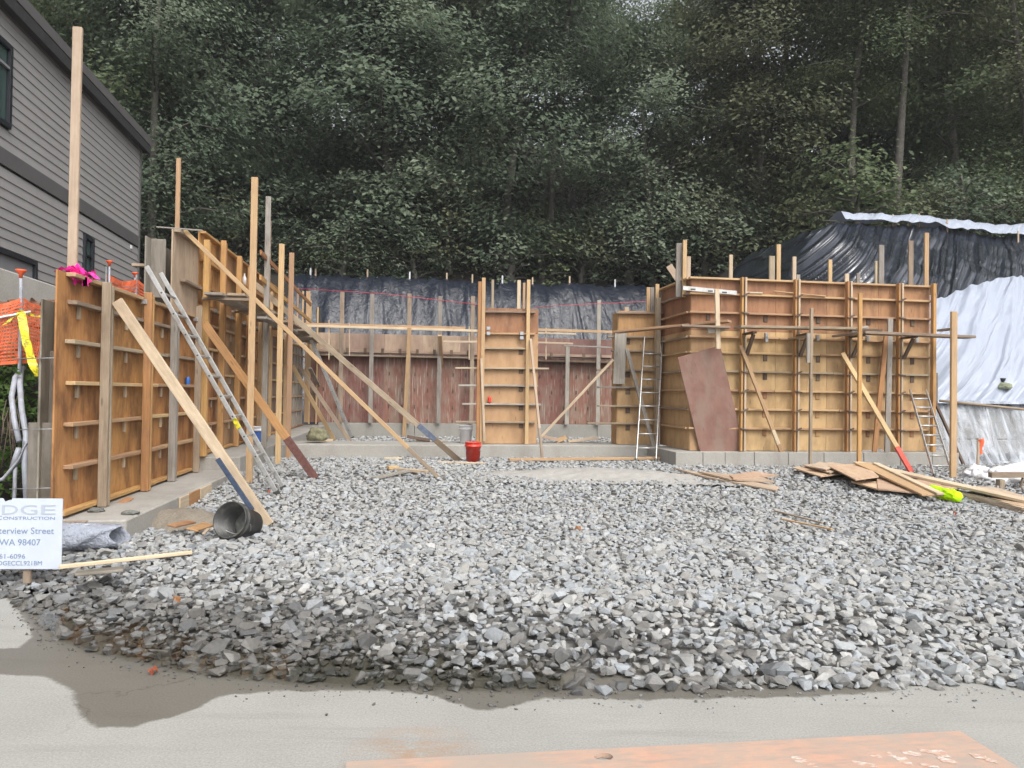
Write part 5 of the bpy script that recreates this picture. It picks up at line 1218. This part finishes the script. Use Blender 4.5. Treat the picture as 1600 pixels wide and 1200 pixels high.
# trestle at the right edge
tr = thing('timber_trestle', 'low timber trestle standing on the gravel at the right edge', 'trestle', G(1570, 765, .1))
zt = G(1545, 765, .12); Yt = zt.y
board('beam', tr, D(1547, 742, Yt), D(1670, 742, Yt), .10, .085, 'lumber_old', ZX)
for x in (1563, 1650): board('leg', tr, Vector((D(x, 745, Yt).x, Yt, .08)), D(x, 747, Yt)+ZX*-.02, .09, .09, 'lumber_old', VX)
board('strut', tr, D(1592, 772, Yt-.2), D(1598, 747, Yt), .03, .03, 'lumber_dark', VX)
single('survey_stake', 'wooden survey stake with orange painted top by the clear plastic', 'stake', G(1527, 753, .1), D(1529, 686, 13.2), .05, .03, 'lumber_old', VX)
p = D(1530, 694, 13.15); tag(put('flag_ribbon', gridmesh('flag', lambda a, b: p+Vector((-.04+.10*a+.02*math.sin(b*6), -.02-.03*math.sin(a*3), .08-.28*b+.04*a)), 8, 14), 'orange_plastic'), 'orange flagging ribbon tied to the survey stake by the clear plastic', 'flagging tape')
tag(tube('long_pole', None, [D(1468, 626, 13.35), D(1700, 650, 13.2)], .025, 'lumber_old'), 'long thin grey pole spanning in front of the white plastic at the right', 'pole')
brace('dark strut leaning against the right end of the tall form', PV(1458, 622, VF+.2), G(1506, 727, .14), .05, .05, 'lumber_dark', VX, grp='braces on the middle and right forms')
lump('white_sack', 'torn white sack on the gravel by the survey stake', 'sack', G(1528, 741, .2), (.22, .16, .14), 'bucket_white', 12, .4)
lump('white_sack', 'bunched white plastic under the trestle at the right edge', 'plastic bundle', G(1590, 748, .2), (.55, .25, .22), 'bucket_white', 15, .4)
# stakes along the plastic crest
for k, (px, y0) in enumerate([(485, 430), (493, 431), (574, 426), (640, 431), (698, 430), (738, 431), (785, 431), (832, 432), (890, 436), (961, 436)]):
    pB_ = W(*UV(PV(px, 440, 28.1)), 0); zb = hill(pB_.x, pB_.y); tag(board('crest_stake', None, Vector((pB_.x, pB_.y, zb-.1)), Vector((pB_.x, pB_.y, zb+.38)), .06, .04, 'lumber_pale' if k % 3 else 'bucket_white', VX), 'small stake, %s from the left along the crest of the back bank' % ORD[k], 'stake', 'stakes along the crest of the back bank')
for k, px in enumerate((1395, 1422, 1436, 1480, 1591)):
    P0 = D(px, 352, 22.5); zb = hill(P0.x, P0.y); tag(board('crest_stake', None, Vector((P0.x, P0.y, zb)), Vector((P0.x, P0.y, zb+.5)), .05, .03, 'lumber_pale', VX), 'small stake, %s from the left along the crest of the right bank' % ORD[k], 'stake', 'stakes along the crest of the right bank')
# fallen leaves and bits
def leafobj(label, p, s, mt, seed):
    vs_ = []; r_ = random.Random(seed); n = 15
    for k in range(n):
        a = 2*math.pi*k/n; rr_ = s*(.55+.45*abs(math.cos(2.5*a)))*r_.uniform(.8, 1.1); vs_.append((rr_*math.cos(a), rr_*math.sin(a), .02*math.sin(3*a)+.01))
    vs_.append((0, 0, .03)); fs = [(k, (k+1) % n, n) for k in range(n)]
    return tag(put('fallen_leaf', pymesh('leaf', vs_, fs), mt, None, Matrix.Translation(p) @ Matrix.Rotation(rad(25), 4, 'X') @ Matrix.Rotation(seed, 4, 'Z')), label, 'leaf', 'fallen leaves on the stones')
for k, (x, y, s, mt, lb_) in enumerate([(276, 938, .05, 'leaf_fall', 'orange fallen maple leaf on the wet stones at the left'), (240, 1050, .05, 'leaf_red', 'red fallen leaf at the puddle edge'), (903, 826, .07, 'leaf_fall', 'brown leaf on the gravel right of the pinkish stones'), (1492, 803, .05, 'leaf_red', 'small orange scrap on the gravel below the vest'), (420, 769, .05, 'leaf_red', 'reddish leaf at the foot of the near ladder')]):
    leafobj(lb_, G(x, y, .21 if y < 1000 else .012), s*.6, mt, k)

# ------------------------------------------------------------ thin scattering volume, added to lift the dark tones of the wood
m = bpy.data.materials.new('added_haze'); m.use_nodes = True; nt = m.node_tree; nt.nodes.clear()
pv = nt.nodes.new('ShaderNodeVolumePrincipled'); pv.inputs['Color'].default_value = (.93, .96, 1, 1); pv.inputs['Density'].default_value = .0007
mo = nt.nodes.new('ShaderNodeOutputMaterial'); nt.links.new(pv.outputs[0], mo.inputs['Volume'])
x0, x1, y0, y1, z0, z1 = -405, 405, -305, 605, -1.2, 62
hv = [(x, y, z) for z in (z0, z1) for y in (y0, y1) for x in (x0, x1)]
me = pymesh('added_haze', hv, [(0, 2, 3, 1), (4, 5, 7, 6), (0, 1, 5, 4), (1, 3, 7, 5), (3, 2, 6, 7), (2, 0, 4, 6)]); me.materials.append(m)
put('added_haze', me, None, kind='stuff')
